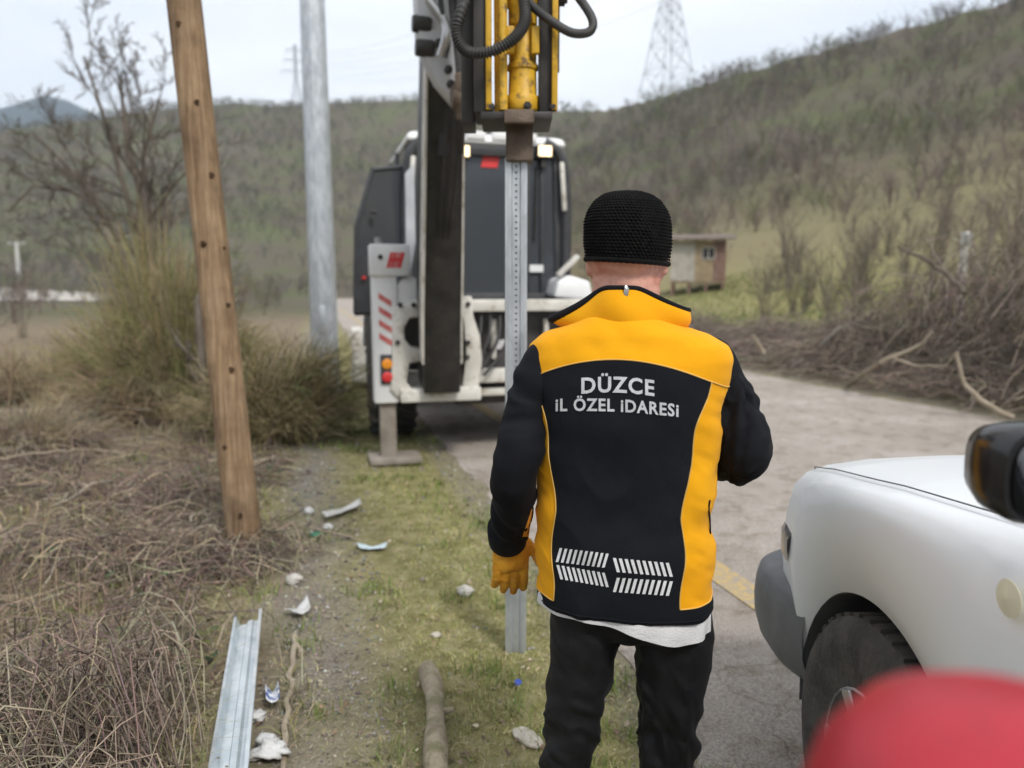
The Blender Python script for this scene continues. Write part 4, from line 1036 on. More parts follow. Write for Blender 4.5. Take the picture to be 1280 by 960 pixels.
for s0, s1, w0, w1, h0, h1 in ((-.18, .35, .26, .24, .34, .34), (.35, 1.0, .24, .20, .34, .20)):
    A_, B_ = knee + dd_ * s0, knee + dd_ * s1; sdv = dd_.cross(Vector((0, 0, 1))).normalized(); upv = sdv.cross(dd_).normalized()
    mb.loft([[A_ + sdv * sx * w0 / 2 + upv * sz * h0 / 2 for sx, sz in ((-1, -1), (1, -1), (1, 1), (-1, 1))], [B_ + sdv * sx * w1 / 2 + upv * sz * h1 / 2 for sx, sz in ((-1, -1), (1, -1), (1, 1), (-1, 1))]])
mb.build('dipper_arm', wp, mroot, bevel=.012)
MB().tube([hh_ + Vector((-.2, 0, 0)), hh_ + Vector((.2, 0, 0))], .04, 12).build('bucket_pin', chrome, mroot)
mb = MB(); mb.tube([knee + Vector((0, .3, .35)), knee + dd_ * .55 + Vector((0, 0, .28))], .055, 12); mb.build('dipper_ram', blk, mroot)
MB().tube([knee + dd_ * .5 + Vector((0, 0, .28)), hh_ + Vector((0, .1, .12))], .03, 12).build('ram_rod', chrome, mroot)
# hydraulic lines down the dipper tail and boom
for k, (pts, r_) in enumerate([([(548, -30, -1.95), (553, 20, -1.96), (560, 50, -1.95), (556, 72, -1.93)], .018), ([(562, -30, -1.98), (566, 20, -1.98), (571, 60, -1.98), (574, 110, -1.95), (570, 150, -1.6)], .022), ([(572, -30, -1.98), (574, 30, -1.99), (577, 80, -1.96), (579, 120, -1.92), (576, 190, -1.3)], .026), ([(536, 0, -1.9), (556, 28, -1.96), (557, 48, -1.97), (551, 70, -1.93)], .03)]):
    MB().tube(smooth_path([dp(*p) for p in pts], 8), r_, 8).build('hydraulic_hose', rubber if k < 3 else chrome, mroot)
q = dp(574, 122, -1.9); MB().lathe([(.07, -.05), (.085, -.03), (.085, .03), (.07, .05)], (q.x, q.y, q.z), 'x', 16).build('link_pin', rust, mroot)
q1, q2 = dp(574, 90, -2.0), dp(576, 150, -1.9); MB().beam(q1, q2, .06, .05).build('link_arm', rust, mroot, bevel=.02)
# cab
cy0, cy1 = .95, 2.55; CX = .05; hwc = .82
ctop = loc_(640, 170, cy0).z; cbot = loc_(640, 377, cy0).z
def cab_ring(z, k, y0, y1): return [(CX - hwc * k, y0, z), (CX + hwc * k, y0, z), (CX + hwc * k, y1, z), (CX - hwc * k, y1, z)]
rw = loc_(640, 190, cy0).z
# roof
mb = MB(); mb.loft([cab_ring(ctop - .11, 1.02, cy0 - .10, cy1), cab_ring(ctop - .03, 1.0, cy0 - .08, cy1), cab_ring(ctop, .9, cy0, cy1 - .1)]); mb.build('roof', wclean, mroot, bevel=.05, seg=4)
for i in range(4):
    x0 = CX - .5 + i * .27; bx('roof_rib', x0, x0 + .2, cy0 - .11, cy0 + .3, ctop - .07, ctop + .012, wclean)
kb = 1.0
for sx in (-1, 1):
    mb = MB(); x = CX + sx * hwc
    mb.loft([[(x - sx * .02 - .055, cy0 - .02, cbot), (x - sx * .02 + .055, cy0 - .02, cbot), (x - sx * .02 + .055, cy0 + .1, cbot), (x - sx * .02 - .055, cy0 + .1, cbot)], [(x - sx * .06 - .05, cy0 - .05, rw), (x - sx * .06 + .05, cy0 - .05, rw), (x - sx * .06 + .05, cy0 + .07, rw), (x - sx * .06 - .05, cy0 + .07, rw)]]); mb.build('rear_pillar', gframe, mroot, bevel=.012)
    bx('front_pillar', x - .04, x + .04, cy1 - .1, cy1, .9, ctop - .09, gframe)
    bx('middle_pillar', x - .035, x + .035, cy0 + .75, cy0 + .82, 1.0, ctop - .09, gframe)
    w = bx('side_window', x - .012, x + .012, cy0 + .1, cy0 + .75, cbot + .05, ctop - .14, glass, bevel=0)
    bx('cab_door', x - .015, x + .015, cy0 + .82, cy1 - .1, .75, ctop - .14, glass, bevel=0)
    bx('cab_side', x - .03, x + .03, cy0 + .02, cy1, .72, cbot + .02, wclean)
bx('roof_beam', CX - hwc + .06, CX + hwc - .06, cy0 - .07, cy0 + .03, rw - .06, ctop - .10, gframe)
bx('rear_window', CX - hwc + .07, CX + hwc - .07, cy0 - .005, cy0 + .012, cbot + .09, rw - .05, glass, bevel=0)
bx('window_sill', CX - hwc, CX + hwc, cy0 - .05, cy0 + .05, cbot - .10, cbot + .09, gframe)
for x in (CX + .42, CX + .57): bx('window_bar', x, x + .035, cy0 - .035, cy0 - .006, cbot + .09, rw - .05, gframe)
def sticker(name, p0, p1, m, ly=cy0 - .012, sk=0.0):
    a_, b_ = loc_(*p0, ly), loc_(*p1, ly); mb = MB(); mb.prism([(a_.x, b_.z), (b_.x - sk, b_.z), (b_.x, a_.z), (a_.x + sk, a_.z)], (0, ly, 0), (1, 0, 0), (0, 0, 1), (0, -1, 0), .003); return mb.build(name, m, mroot)
sticker('red_sticker', (601, 192), (625, 210), redm, sk=.03); sticker('white_sticker', (662, 331), (679, 340), wclean, ly=cy0 - .04)
q = loc_(668, 300, cy0 - .02); MB().tube([(q.x + .02, q.y, q.z + .75), (q.x, q.y - .01, q.z)], .012, 6).build('wiper', blk, mroot)
for px in (578, 655, 681):
    q = loc_(px, 189, cy0 - .12); lm = MB().box((q.x, q.y + .03, q.z), (.17, .08, .13)).build('work_lamp', blk, mroot, bevel=.012); MB().box((q.x, q.y - .014, q.z), (.14, .012, .105)).build('lens', lampm, lm, bevel=.005)
    MB().box((q.x, q.y + .05, q.z - .11), (.05, .04, .10)).build('bracket', blk, lm)
# plate, hoses and dirt on the rear frame
sticker('number_plate', (612, 425), (640, 436), wclean, ly=.17)
for k in range(5):
    xx = -.30 + k * .09; MB().tube(smooth_path([(xx, .05, zt - .08), (xx - .05, -.08, zt - .30), (xx - .16, -.12, zl + .16), (xx - .30, -.18, zl + .02)], 6), .016, 8).build('hydraulic_hose', rubber, mroot)
for k in range(3):
    a0 = loc_(560 + k * 7, 95, -1.5); a1 = loc_(548 + k * 6, 300, -.87); MB().tube(smooth_path([a0 + Vector((0, -.03, 0)), (a0 + a1) / 2 + Vector((.01 * k, -.06, 0)), a1 + Vector((0, -.03, 0))], 8), .009, 6).build('steel_line', grease, mroot)
# curved cab corners
for sx in (-1, 1):
    pts_ = [(CX + sx * (hwc + .02), cy0 - .02, cbot - .05), (CX + sx * (hwc + .035), cy0 - .03, cbot + .45), (CX + sx * (hwc + .02), cy0 - .05, rw - .35), (CX + sx * (hwc - .05), cy0 - .06, rw - .02), (CX + sx * (hwc - .22), cy0 - .07, ctop - .06)]
    MB().tube(smooth_path(pts_, 8), [.06] * 16 + [.055] * 17, 10).build('corner_tube', gframe, mroot)
    MB().box((CX + sx * (hwc - .03), cy0 - .12, rw - .35), (.05, .05, .50), (0, sx * R(-4), 0)).build('lamp_guard', wp, mroot, bevel=.015)
# seat and levers inside
bx('seat_base', CX - .28, CX + .22, cy0 + .45, cy0 + .95, cbot - .25, cbot - .08, seatm, bevel=.04)
sb = loc_(594, 290, cy0 + .5); MB().box((sb.x, cy0 + .55, cbot + .28), (.42, .14, .75), (R(8), 0, 0)).build('seat_back', seatm, mroot, bevel=.05)
bx('cab_floor', CX - hwc + .03, CX + hwc - .03, cy0 + .05, cy1, .74, .80, gframe)
bx('rear_panel', CX - hwc, CX + hwc, cy0 - .02, cy0 + .03, .72, cbot - .1, gframe)
bx('windscreen', CX - hwc + .05, CX + hwc - .05, cy1 - .04, cy1 - .02, 1.35, ctop - .14, glass, bevel=0); bx('dashboard', CX - hwc + .04, CX + hwc - .04, cy1 - .3, cy1 - .05, .8, 1.34, gframe)
# side window swung open on the left
d0 = [loc_(505, 208, cy0 - .02), loc_(505, 388, cy0 - .02), loc_(443, 392, cy0 - .35), loc_(444, 282, cy0 - .35), loc_(464, 212, cy0 - .30)]
mb = MB(); off = Vector((.02, .03, 0)); mb.add(d0 + [p + off for p in d0], [(0, 1, 2, 3, 4), (9, 8, 7, 6, 5)] + [(i, (i + 1) % 5, 5 + (i + 1) % 5, 5 + i) for i in range(5)])
dr = mb.build('open_door', glass, mroot)
for i in range(5): MB().tube([d0[i] + off * .5, d0[(i + 1) % 5] + off * .5], .022, 8).build('door_frame', gframe, dr)
b1_, b2_ = loc_(443, 335, cy0 - .37), loc_(470, 390, cy0 - .3)
mb = MB(); mb.prism([(b1_.x, b2_.z), (b2_.x + .2, b2_.z), (b2_.x + .2, b1_.z + .12), (b1_.x, b1_.z + .10)], (0, cy0 - .39, 0), (1, 0, 0), (0, 0, 1), (0, 1, 0), .03); mb.build('lower_door_panel', gframe, dr)
q = loc_(467, 265, cy0 - .36); MB().box((q.x, q.y, q.z), (.06, .05, .035)).build('door_handle', blk, dr, bevel=.006); q = loc_(455, 347, cy0 - .42); MB().box((q.x, q.y, q.z), (.035, .02, .03)).build('reflector', redm, dr)
# white curtain strip and pillar streaks on the left rear quarter
casting('quarter_panel', [(512, 210), (524, 196), (526, 300), (519, 345), (513, 300)], cy0 - .9, cy0 - .88, mat('frosted_panel', (.40, .42, .44), (.55, .57, .60), scale=4, rough=.3)).location = (0, 0, 0)
# body, fenders, wheels
bx('main_chassis', -.45, .45, .15, 4.2, .45, .95, blk); bx('engine_hood', -.45, .45, cy1 + .02, 4.5, .95, 1.55, wclean, bevel=.06); bx('front_grille', -.40, .40, 4.5, 4.56, .9, 1.5, gframe)
def wheel(x, y, r_, w_, name='rear_wheel'):
    wr = empty(name, (x, y, r_)); wr.parent = mroot
    MB().lathe([(r_ * .55, -w_ / 2), (r_ * .92, -w_ / 2), (r_ * .97, -w_ * .36), (r_ * .97, w_ * .36), (r_ * .92, w_ / 2), (r_ * .55, w_ / 2)], (0, 0, 0), 'x', 40).build('tyre', rubber, wr)
    tr = MB()
    for k in range(20):
        a_ = 2 * math.pi * k / 20
        for sx in (-1, 1):
            a2 = a_ + (math.pi / 20 if sx > 0 else 0); p0 = Vector((0, math.cos(a2) * r_ * .985, math.sin(a2) * r_ * .985)); p1 = Vector((sx * w_ * .5, math.cos(a2 + .22) * r_ * .955, math.sin(a2 + .22) * r_ * .955))
            tr.beam(p0, p1, .05, .055, up=(0, math.cos(a2), math.sin(a2)))
    kind(tr.build('tread_lugs', rubber, wr), 'stuff')
    MB().lathe([(r_ * .56, -w_ * .42), (r_ * .5, -w_ * .3), (r_ * .2, -w_ * .2), (r_ * .2, w_ * .2), (r_ * .5, w_ * .3), (r_ * .56, w_ * .42)], (0, 0, 0), 'x', 28).build('rim', wclean, wr)
for sx in (-1, 1):
    wheel(sx * .95, 1.25, .70, .42); wheel(sx * .82, 3.55, .45, .30, 'front_wheel')
    mb = MB(); rings = []
    for k in range(9):
        a_ = R(18 + k * 18); y_, z_ = 1.25 - math.cos(a_) * .86, .70 + math.sin(a_) * .80
        rings.append([(sx * .72, y_, z_), (sx * 1.18, y_, z_ - .02), (sx * 1.18, y_ * .99, z_ - .07), (sx * .72, y_ * .99, z_ - .05)])
    mb.loft(rings); mb.build('rear_fender', wclean, mroot, bevel=.01)
    fl_ = [loc_(693, 372, .6), loc_(698, 352, .62), loc_(712, 344, .65), (loc_(738, 352, .65)), loc_(742, 376, .62)]
    if sx > 0:
        mb = MB(); mb.add(fl_ + [p + Vector((0, .5, .03)) for p in fl_], [(0, 1, 2, 3, 4), (9, 8, 7, 6, 5)] + [(i, (i + 1) % 5, 5 + (i + 1) % 5, 5 + i) for i in range(5)]); mb.build('fender_cover', wclean, mroot, bevel=.03, seg=3)
        MB().beam(loc_(697, 345, .7), loc_(722, 320, .7), .10, .05).build('mirror_arm', wp, mroot, bevel=.01)
    bx('loader_arm', sx * .62 - .07, sx * .62 + .07, 2.3, 5.2, .75, .98, wp)
mb = MB(); mb.prism([(5.1, .1), (5.1, .9), (5.35, .95), (5.25, .5), (5.95, .12), (5.9, .06)], (-1.15, 0, 0), (0, 1, 0), (0, 0, 1), (1, 0, 0), 2.3); mb.build('loader_bucket', wp, mroot, bevel=.01)
tag(mroot, 'white backhoe loader with dark cab and black boom, parked on the verge', 'backhoe')
# ================================================================== the worker
MX, MY = .262, 1.75
PHI = R(-16)
man = empty('person', (MX, MY, gz(MX, MY)), (0, 0, PHI)); MZ = gz(MX, MY); SZ = 1.0135; man.scale = (1, 1, SZ)
def unz(v): return Vector((v.x, v.y, v.z / SZ))
def L(x, y, z):
    """offset from the worker's feet, along the world's axes -> his own frame"""
    c, s = math.cos(-PHI), math.sin(-PHI); return Vector((x * c - y * s, x * s + y * c, z - MZ))
def remesh(mb, voxel, it=6, fac=.5):
    me = bpy.data.meshes.new('tmp'); me.from_pydata([tuple(p) for p in mb.v], [], mb.f)
    bm = bmesh.new(); bm.from_mesh(me); bmesh.ops.recalc_face_normals(bm, faces=bm.faces); bm.to_mesh(me); bm.free()
    o = bpy.data.objects.new('tmp', me); COL.objects.link(o)
    m = o.modifiers.new('r', 'REMESH'); m.mode = 'VOXEL'; m.voxel_size = voxel
    if it: m2 = o.modifiers.new('s', 'SMOOTH'); m2.iterations = it; m2.factor = fac
    bpy.context.view_layer.update(); dg = bpy.context.evaluated_depsgraph_get()
    res = bpy.data.meshes.new_from_object(o.evaluated_get(dg)); bpy.data.objects.remove(o); bpy.data.meshes.remove(me)
    res.polygons.foreach_set('use_smooth', np.ones(len(res.polygons), bool)); return res
def co_no(me):
    V = np.empty(len(me.vertices) * 3); me.vertices.foreach_get('co', V); N = np.empty_like(V); me.vertices.foreach_get('normal', N); return V.reshape(-1, 3), N.reshape(-1, 3)
def displace(me, fn):
    V, N = co_no(me); V = V + N * fn(V)[:, None]; me.vertices.foreach_set('co', V.ravel().astype(np.float32)); me.update()
def caps(mb, pts, radii, n=20, sub=6):
    """rounded tapering limb along a smooth path"""
    p = smooth_path(pts, sub); r_ = np.interp(np.linspace(0, len(radii) - 1, len(p)), range(len(radii)), radii)
    d0 = (p[0] - p[1]).normalized(); d1 = (p[-1] - p[-2]).normalized(); pp, rr_ = [], []
    for a in (80, 60, 40, 20): pp.append(p[0] + d0 * r_[0] * math.sin(R(a))); rr_.append(r_[0] * math.cos(R(a)))
    pp += p; rr_ += list(r_)
    for a in (20, 40, 60, 80): pp.append(p[-1] + d1 * r_[-1] * math.sin(R(a))); rr_.append(r_[-1] * math.cos(R(a)))
    mb.tube(pp, rr_, n); return mb
def sring(z, hw_, yb, yf, n=56, e=2.4, cx=0.0, cy=0.0):
    out = []
    for j in range(n):
        a = 2 * math.pi * j / n; c, s = math.cos(a), math.sin(a)
        k = (abs(c) ** e + abs(s) ** e) ** (-1 / e)
        out.append(Vector((cx + c * k * hw_, cy + s * k * (yf if s > 0 else -yb), z)))
    return out
def ellipsoid(mb, c, r_, n=20, m=14):
    rings = []
    for i in range(1, m):
        a = math.pi * i / m; rings.append([Vector(c) + Vector((math.sin(a) * math.cos(b) * r_[0], math.sin(a) * math.sin(b) * r_[1], -math.cos(a) * r_[2])) for b in [2 * math.pi * j / n for j in range(n)]])
    mb.loft(rings); return mb

skin = mat('skin', (.56, .26, .20), (.66, .35, .27), scale=28, rough=.5, bump=.12, bscale=160, c3=(.44, .16, .11), s3=18)
softy = dict(rough=.9, sheen=.05, spec=.2)
jy = mat('softshell_yellow', (.76, .335, .004), (.82, .385, .006), scale=5, bump=.10, bscale=420, **softy)
jb = mat('softshell_black', (.0062, .0072, .0102), (.0092, .0105, .014), scale=5, bump=.12, bscale=420, rough=.85, sheen=.01, spec=.16)
jsl = mat('softshell_sleeve', (.0052, .0057, .0082), (.008, .0086, .0115), scale=5, bump=.12, bscale=420, rough=.82, sheen=.01, spec=.16)
pip = mat('piping_cord', (.62, .36, .07), (.70, .44, .12), rough=.6)
refl = mat('reflective_print', (.66, .67, .69), (.74, .75, .77), scale=120, rough=.35)
lett = mat('silver_print', (.50, .51, .54), (.60, .61, .64), scale=90, rough=.4)
denim = mat('black_denim', (.0042, .0044, .0058), (.0072, .0075, .0096), scale=30, rough=.62, bump=.2, bscale=500, sheen=.02, spec=.3)
knit = mat('black_wool', (.0032, .0032, .0033), (.0065, .0065, .0068), scale=60, rough=.95, bump=.35, bscale=700, sheen=.02, spec=.15)
gl = mat('orange_glove', (.62, .27, .015), (.74, .37, .03), scale=30, rough=.7, bump=.25, bscale=220, c3=(.66, .42, .18), s3=16, f3=(.56, .72))
shirtm = mat('grey_shirt', (.55, .55, .56), (.66, .66, .67), scale=12, rough=.9, bump=.2, bscale=220)

# ---- body (mostly hidden by clothes)
mb = MB(); hx = -.004
ellipsoid(mb, (hx, .010, 1.648), (.075, .092, .080)); ellipsoid(mb, (hx, .045, 1.60), (.064, .068, .068)); ellipsoid(mb, (hx, -.022, 1.606), (.083, .070, .060))
caps(mb, [(hx, .0, 1.44), (hx, -.004, 1.52), (hx, .004, 1.60)], [.084, .077, .076])
ellipsoid(mb, (hx, .118, 1.632), (.014, .02, .03)); ellipsoid(mb, (hx, .105, 1.588), (.026, .016, .01)); ellipsoid(mb, (hx, .09, 1.555), (.03, .028, .022))
for sx in (-1, 1):
    ellipsoid(mb, (hx + sx * .083, .0, 1.592), (.011, .022, .030)); ellipsoid(mb, (hx + sx * .03, .098, 1.655), (.017, .012, .010))
mb.loft([sring(z, a, b, c) for z, a, b, c in [(.86, .15, -.09, .09), (1.0, .14, -.085, .085), (1.2, .155, -.10, .09), (1.36, .165, -.095, .085), (1.43, .12, -.07, .06), (1.47, .07, -.06, .055)]])
BL = [L(-.182, .004, 1.368 + MZ), L(-.223, -.012, 1.28 + MZ), L(-.252, -.040, 1.145 + MZ), L(-.262, .030, 1.03 + MZ), L(-.270, .100, .945 + MZ)]
BR = [L(.190, .004, 1.372 + MZ), L(.229, -.010, 1.29 + MZ), L(.268, -.03, 1.175 + MZ), L(.250, .09, 1.135 + MZ), L(.225, .195, 1.12 + MZ)]
caps(mb, [(-.15, 0, 1.37)] + BL[1:], [.04, .04, .036, .032, .026]); caps(mb, [(.15, 0, 1.37)] + BR[1:], [.04, .04, .036, .032, .026])
LL = [L(-.085, .0, .86), L(-.086, 0, .72), L(-.114, .01, .50), L(-.129, .012, .40), L(-.132, -.01, .20), L(-.132, -.02, .08)]
LR = [L(.105, .0, .86), L(.122, 0, .72), L(.122, .0, .50), L(.114, .0, .40), L(.106, .01, .20), L(.108, .01, .08)]
caps(mb, LL, [.075, .07, .05, .048, .042, .035]); caps(mb, LR, [.075, .07, .05, .048, .042, .035])
bodym = remesh(mb, .007, 3); displace(bodym, lambda V: np.where(V[:, 2] > 1.5, -.0028 * np.exp(-((np.mod(V[:, 2] + .004 * np.sin(V[:, 0] * 40), .021) - .0105) / .0022) ** 2) * (V[:, 1] < .02) * (V[:, 2] < 1.6), 0)); link_mesh('body', bodym, skin, man)
hairm = mat('short_dark_hair', (.05, .04, .03), (.09, .07, .055), scale=90, rough=.9)
mb = MB(); ellipsoid(mb, (hx, .008, 1.648), (.0765, .094, .0805)); link_mesh('hair', remesh(mb, .01, 2), hairm, man)

# ---- jacket torso
secs = [(.810, .205, -.138, .128), (.84, .209, -.140, .130), (.95, .206, -.136, .127), (1.05, .203, -.133, .124), (1.15, .206, -.137, .124), (1.25, .216, -.146, .124), (1.33, .226, -.146, .120), (1.385, .234, -.139, .110), (1.416, .224, -.128, .098), (1.440, .182, -.124, .086), (1.457, .130, -.116, .078), (1.472, .098, -.104, .072), (1.482, .08, -.085, .066)]
mb = MB(); mb.loft([sring(*s) for s in secs]); jm = remesh(mb, .0062, 5)
def jfold(V):
    x, y, z = V[:, 0], V[:, 1], V[:, 2]
    d = .0075 * fbm(x * 5 + z * 3.2, z * 4.0 - x * 2.2 + 5) + .0034 * (1 - 4 * np.abs(vnoise(x * 6 + z * 7 + 3, z * 6 - x * 9))) * sstep(1.36, 1.1, z) + .0030 * fbm(x * 12 + z * 9, z * 8 - x * 7 + 11)
    side = sstep(.12, .2, np.abs(x))
    d += side * .014 * fbm(z * 15 + np.sign(x) * 4 + x * 9, y * 7 + 3) * (1 - sstep(1.30, 1.38, z))
    d += .010 * np.exp(-((z - 1.01) / .12) ** 2) * vnoise(x * 7 + 2 + z * 5, z * 22 - x * 12)
    d += .006 * sstep(1.35, 1.42, z) * vnoise(x * 14, z * 20 + x * 10)
    return d
displace(jm, jfold)
def zy(x): return 1.392 - 1.25 * x * x
def xs(z): return np.interp(z, [.84, .95, 1.05, 1.15, 1.25, 1.31, 1.36], [.143, .146, .141, .149, .166, .182, .190]) + .004 * np.sin(np.asarray(z) * 34)
def f_yoke(c): return c[2] - zy(c[0])
def f_side(c): return abs(c[0]) - float(xs(c[2]))
def f_hem(c): return c[2] - (.846 + .006 * math.sin(c[0] * 9))
bm = bmesh.new(); bm.from_mesh(jm); bmesh.ops.triangulate(bm, faces=bm.faces)
def cut(field):
    val = {v: field(v.co) for v in bm.verts}
    for v, a in val.items():
        if abs(a) < 1e-6: val[v] = 1e-6
    newv = []
    for e in [e for e in bm.edges if val[e.verts[0]] * val[e.verts[1]] < 0]:
        a, b = e.verts; t = val[a] / (val[a] - val[b])
        _, nv = bmesh.utils.edge_split(e, a, min(.97, max(.03, t))); newv.append(nv)
    bmesh.ops.connect_verts(bm, verts=newv)
    bmesh.ops.triangulate(bm, faces=[f for f in bm.faces if len(f.verts) > 3])
cut(f_yoke); cut(f_side); cut(f_hem)
def cls(c):
    if f_yoke(c) > 0: return 1
    if f_hem(c) < 0: return 0
    if f_side(c) > 0: return 2 if c[0] < 0 else 3
    return 0
bm.faces.ensure_lookup_table(); fc = {f: cls(f.calc_center_median()) for f in bm.faces}
bm.normal_update()
torso_bvh = BVHTree.FromBMesh(bm)
# seam piping: chain the boundary edges
adj = {}
for e in bm.edges:
    if len(e.link_faces) == 2 and fc[e.link_faces[0]] != fc[e.link_faces[1]]:
        for a, b in (tuple(e.verts), tuple(e.verts)[::-1]): adj.setdefault(a, []).append(b)
chains = []; used = set()
for start in sorted(adj, key=lambda v: (len(adj[v]) == 2, v.index)):
    for nxt in adj[start]:
        if frozenset((start, nxt)) in used: continue
        ch = [start, nxt]; used.add(frozenset((start, nxt)))
        while len(adj[ch[-1]]) == 2:
            c_ = [v for v in adj[ch[-1]] if frozenset((ch[-1], v)) not in used]
            if not c_: break
            used.add(frozenset((ch[-1], c_[0]))); ch.append(c_[0])
        if len(ch) > 12: chains.append([v.co + v.normal * .0006 for v in ch])
def submesh(k):
    vm = {}; V = []; F = []
    for f in bm.faces:
        if fc[f] == k:
            t = []
            for v in f.verts:
                if v not in vm: vm[v] = len(V); V.append(v.co.copy())
                t.append(vm[v])
            F.append(t)
    me = bpy.data.meshes.new('panel'); me.from_pydata([tuple(v) for v in V], [], F); me.polygons.foreach_set('use_smooth', np.ones(len(F), bool))
    nr = [None] * len(V)
    for v, i in vm.items(): nr[i] = tuple(v.normal)
    me.normals_split_custom_set_from_vertices(nr); return me
jacket = link_mesh('jacket', submesh(0), jb, man)
link_mesh('yoke', submesh(1), jy, jacket); link_mesh('side_panel', submesh(2), jy, jacket); link_mesh('side_panel', submesh(3), jy, jacket)
for ch in chains:
    s_ = [ch[0]] + [(ch[i - 1] + ch[i] * 2 + ch[i + 1]) / 4 for i in range(1, len(ch) - 1)] + [ch[-1]]
    MB().tube(s_[::2] if len(s_) > 30 else s_, .0016, 6).build('piping', pip, jacket)
bm.free()
# hem stitching welt
hr = [Vector((p.x * 1.004, p.y * 1.004, .822)) for p in sring(.822, .208, -.140, .130, 80)]
pts = []
for p in hr:
    h = torso_bvh.find_nearest(p); pts.append(h[0] + h[1] * .0002)
MB().tube(pts + [pts[0]], .0018, 6, False).build('hem_stitch', jsl, jacket)

# sleeves
def sleeve(path, radii, cuff, seed, cuffdir):
    mb = MB(); caps(mb, path, radii, 28, 8); me = remesh(mb, .0058, 5)
    P = [Vector(p) for p in path]
    def fold(V):
        d = np.full(len(V), 1e9); s = np.zeros(len(V)); acc = 0
        pts_ = smooth_path(path, 8)
        for a, b in zip(pts_[:-1], pts_[1:]):
            a_, ab = np.array(a), np.array(b - a); t = np.clip(((V - a_) @ ab) / (ab @ ab), 0, 1); q = np.linalg.norm(V - a_ - t[:, None] * ab, axis=1)
            k = q < d; d = np.where(k, q, d); s = np.where(k, acc + t * np.linalg.norm(ab), s); acc += np.linalg.norm(ab)
        ang_ = np.arctan2(V[:, 1] - 0.02, V[:, 0] - np.sign(path[1][0]) * .25)
        mid = (P[1] - P[0]).length
        bend = .35 + np.exp(-((s - mid) / .10) ** 2) + .5 * sstep(mid, acc, s)
        return (.008 * bend * (1 - 5 * np.abs(vnoise(s * 17 + 1.3 * np.sin(ang_ * 2 + seed), ang_ * 1.1 + seed))) * .5 + .012 * bend * vnoise(s * 24 + 1.3 * np.sin(ang_ * 2 + seed), ang_ * 1.1 + seed) + .009 * bend * vnoise(s * 48 + ang_ * 1.5, ang_ * 2 + seed * 3) + .004 * fbm(s * 9, ang_ + seed)) * sstep(0, .12, s)
    displace(me, fold); o = link_mesh('sleeve', me, jsl, jacket)
    return o
ALs = [L(-.182, .004, 1.368 + MZ), L(-.223, -.012, 1.28 + MZ), L(-.252, -.040, 1.145 + MZ), L(-.262, .030, 1.03 + MZ), L(-.270, .100, .945 + MZ)]
ARs = [L(.190, .004, 1.372 + MZ), L(.229, -.010, 1.29 + MZ), L(.268, -.03, 1.175 + MZ), L(.250, .09, 1.135 + MZ), L(.225, .195, 1.12 + MZ)]
sl = sleeve(ALs, [.058, .058, .055, .052, .044], None, 1.0, None)
sr = sleeve(ARs, [.060, .062, .061, .055, .046], None, 2.4, None)
def cuff(sl_o, p0, p1, r_):
    MB().tube([p0, p0.lerp(p1, .5), p1], [r_ * 1.05, r_ * 1.06, r_ * 1.0], 24).build('cuff', jsl, sl_o, bevel=.003)
cuff(sl, ALs[-1] + Vector((0, -.012, .02)), ALs[-1] + (ALs[-1] - ALs[-2]).normalized() * .042, .0475)
cuff(sr, ARs[-1], ARs[-1] + (ARs[-1] - ARs[-2]).normalized() * .05, .047)
# orange wedge inside the left forearm
def sl_patch(parent, me, px, m, name, off=.0012):
    V = []; 
    bv = BVHTree.FromPolygons([v.co for v in me.vertices], [tuple(p.vertices) for p in me.polygons])
    inv = Matrix.Rotation(-PHI, 3, 'Z'); org = unz(inv @ (Vector((0, 0, CAM_H)) - Vector((MX, MY, MZ))))
    for a, b in px:
        h = bv.ray_cast(org, unz(inv @ ray(a, b)).normalized())
        if h[0] is None: return None
        V.append(h[0] + h[1] * off)
    return V
g_ = []
for i in range(9):
    t = i / 8; y_ = 636 + t * 46; w_ = 2 + 9 * t * (1 if t < .8 else .7)
    xr = 668 - 6 * t - 2
    r_ = sl_patch(None, sl.data, [(xr - w_, y_), (xr - w_ / 2, y_), (xr - 1, y_)], None, None)
    if r_: g_.append(r_)
if len(g_) > 3:
    mb = MB(); mb.loft(g_, closed=False); mb.build('sleeve_stripe', jy, sl, fixn=False)

# collar: standing, flared open at the sides
def collar_pt(th, t):
    """th 0 = nape, +-; t 0 bottom .. 1 top"""
    a = -math.pi / 2 + th; fl_ = sstep(.5, 1.6, abs(th))
    rb, rt = .114, .092 + .034 * float(fl_) + (.012 if th > 0 else .006) * float(sstep(.8, 1.5, abs(th)))
    z0 = 1.452 - .012 * float(fl_); z1 = 1.540 - .048 * float(sstep(.25, 1.5, abs(th))) - .03 * float(sstep(1.6, 2.6, abs(th)))
    if th < 0: k_ = float(sstep(.5, 1.5, -th)); rt += .030 * k_; z1 -= .022 * k_
    r_ = rb + (rt - rb) * t + .010 * math.sin(math.pi * t)
    wv = .004 * math.sin(th * 5 + t * 3)
    return Vector((hx + math.cos(a) * (r_ + wv) * 1.06, math.sin(a) * (r_ + wv) * .92 + .004, z0 + (z1 - z0) * t))
ths = np.linspace(-2.5, 2.5, 61)
mb = MB(); mb.loft([[collar_pt(th, t) for th in ths] for t in np.linspace(0, 1, 9)], closed=False); cm = mb.mesh('collar', fixn=False)
col_o = link_mesh('collar', cm, jy, jacket)
mb = MB()
def inn(th, t): p = collar_pt(th, t); c = Vector((hx, 0, p.z)); return c + (p - c) * .93 + Vector((0, 0, -.001))
mb.loft([[inn(th, t) for th in ths] for t in np.linspace(0, 1.0, 7)], closed=False); mb.build('collar_lining', jb, jacket, fixn=False)
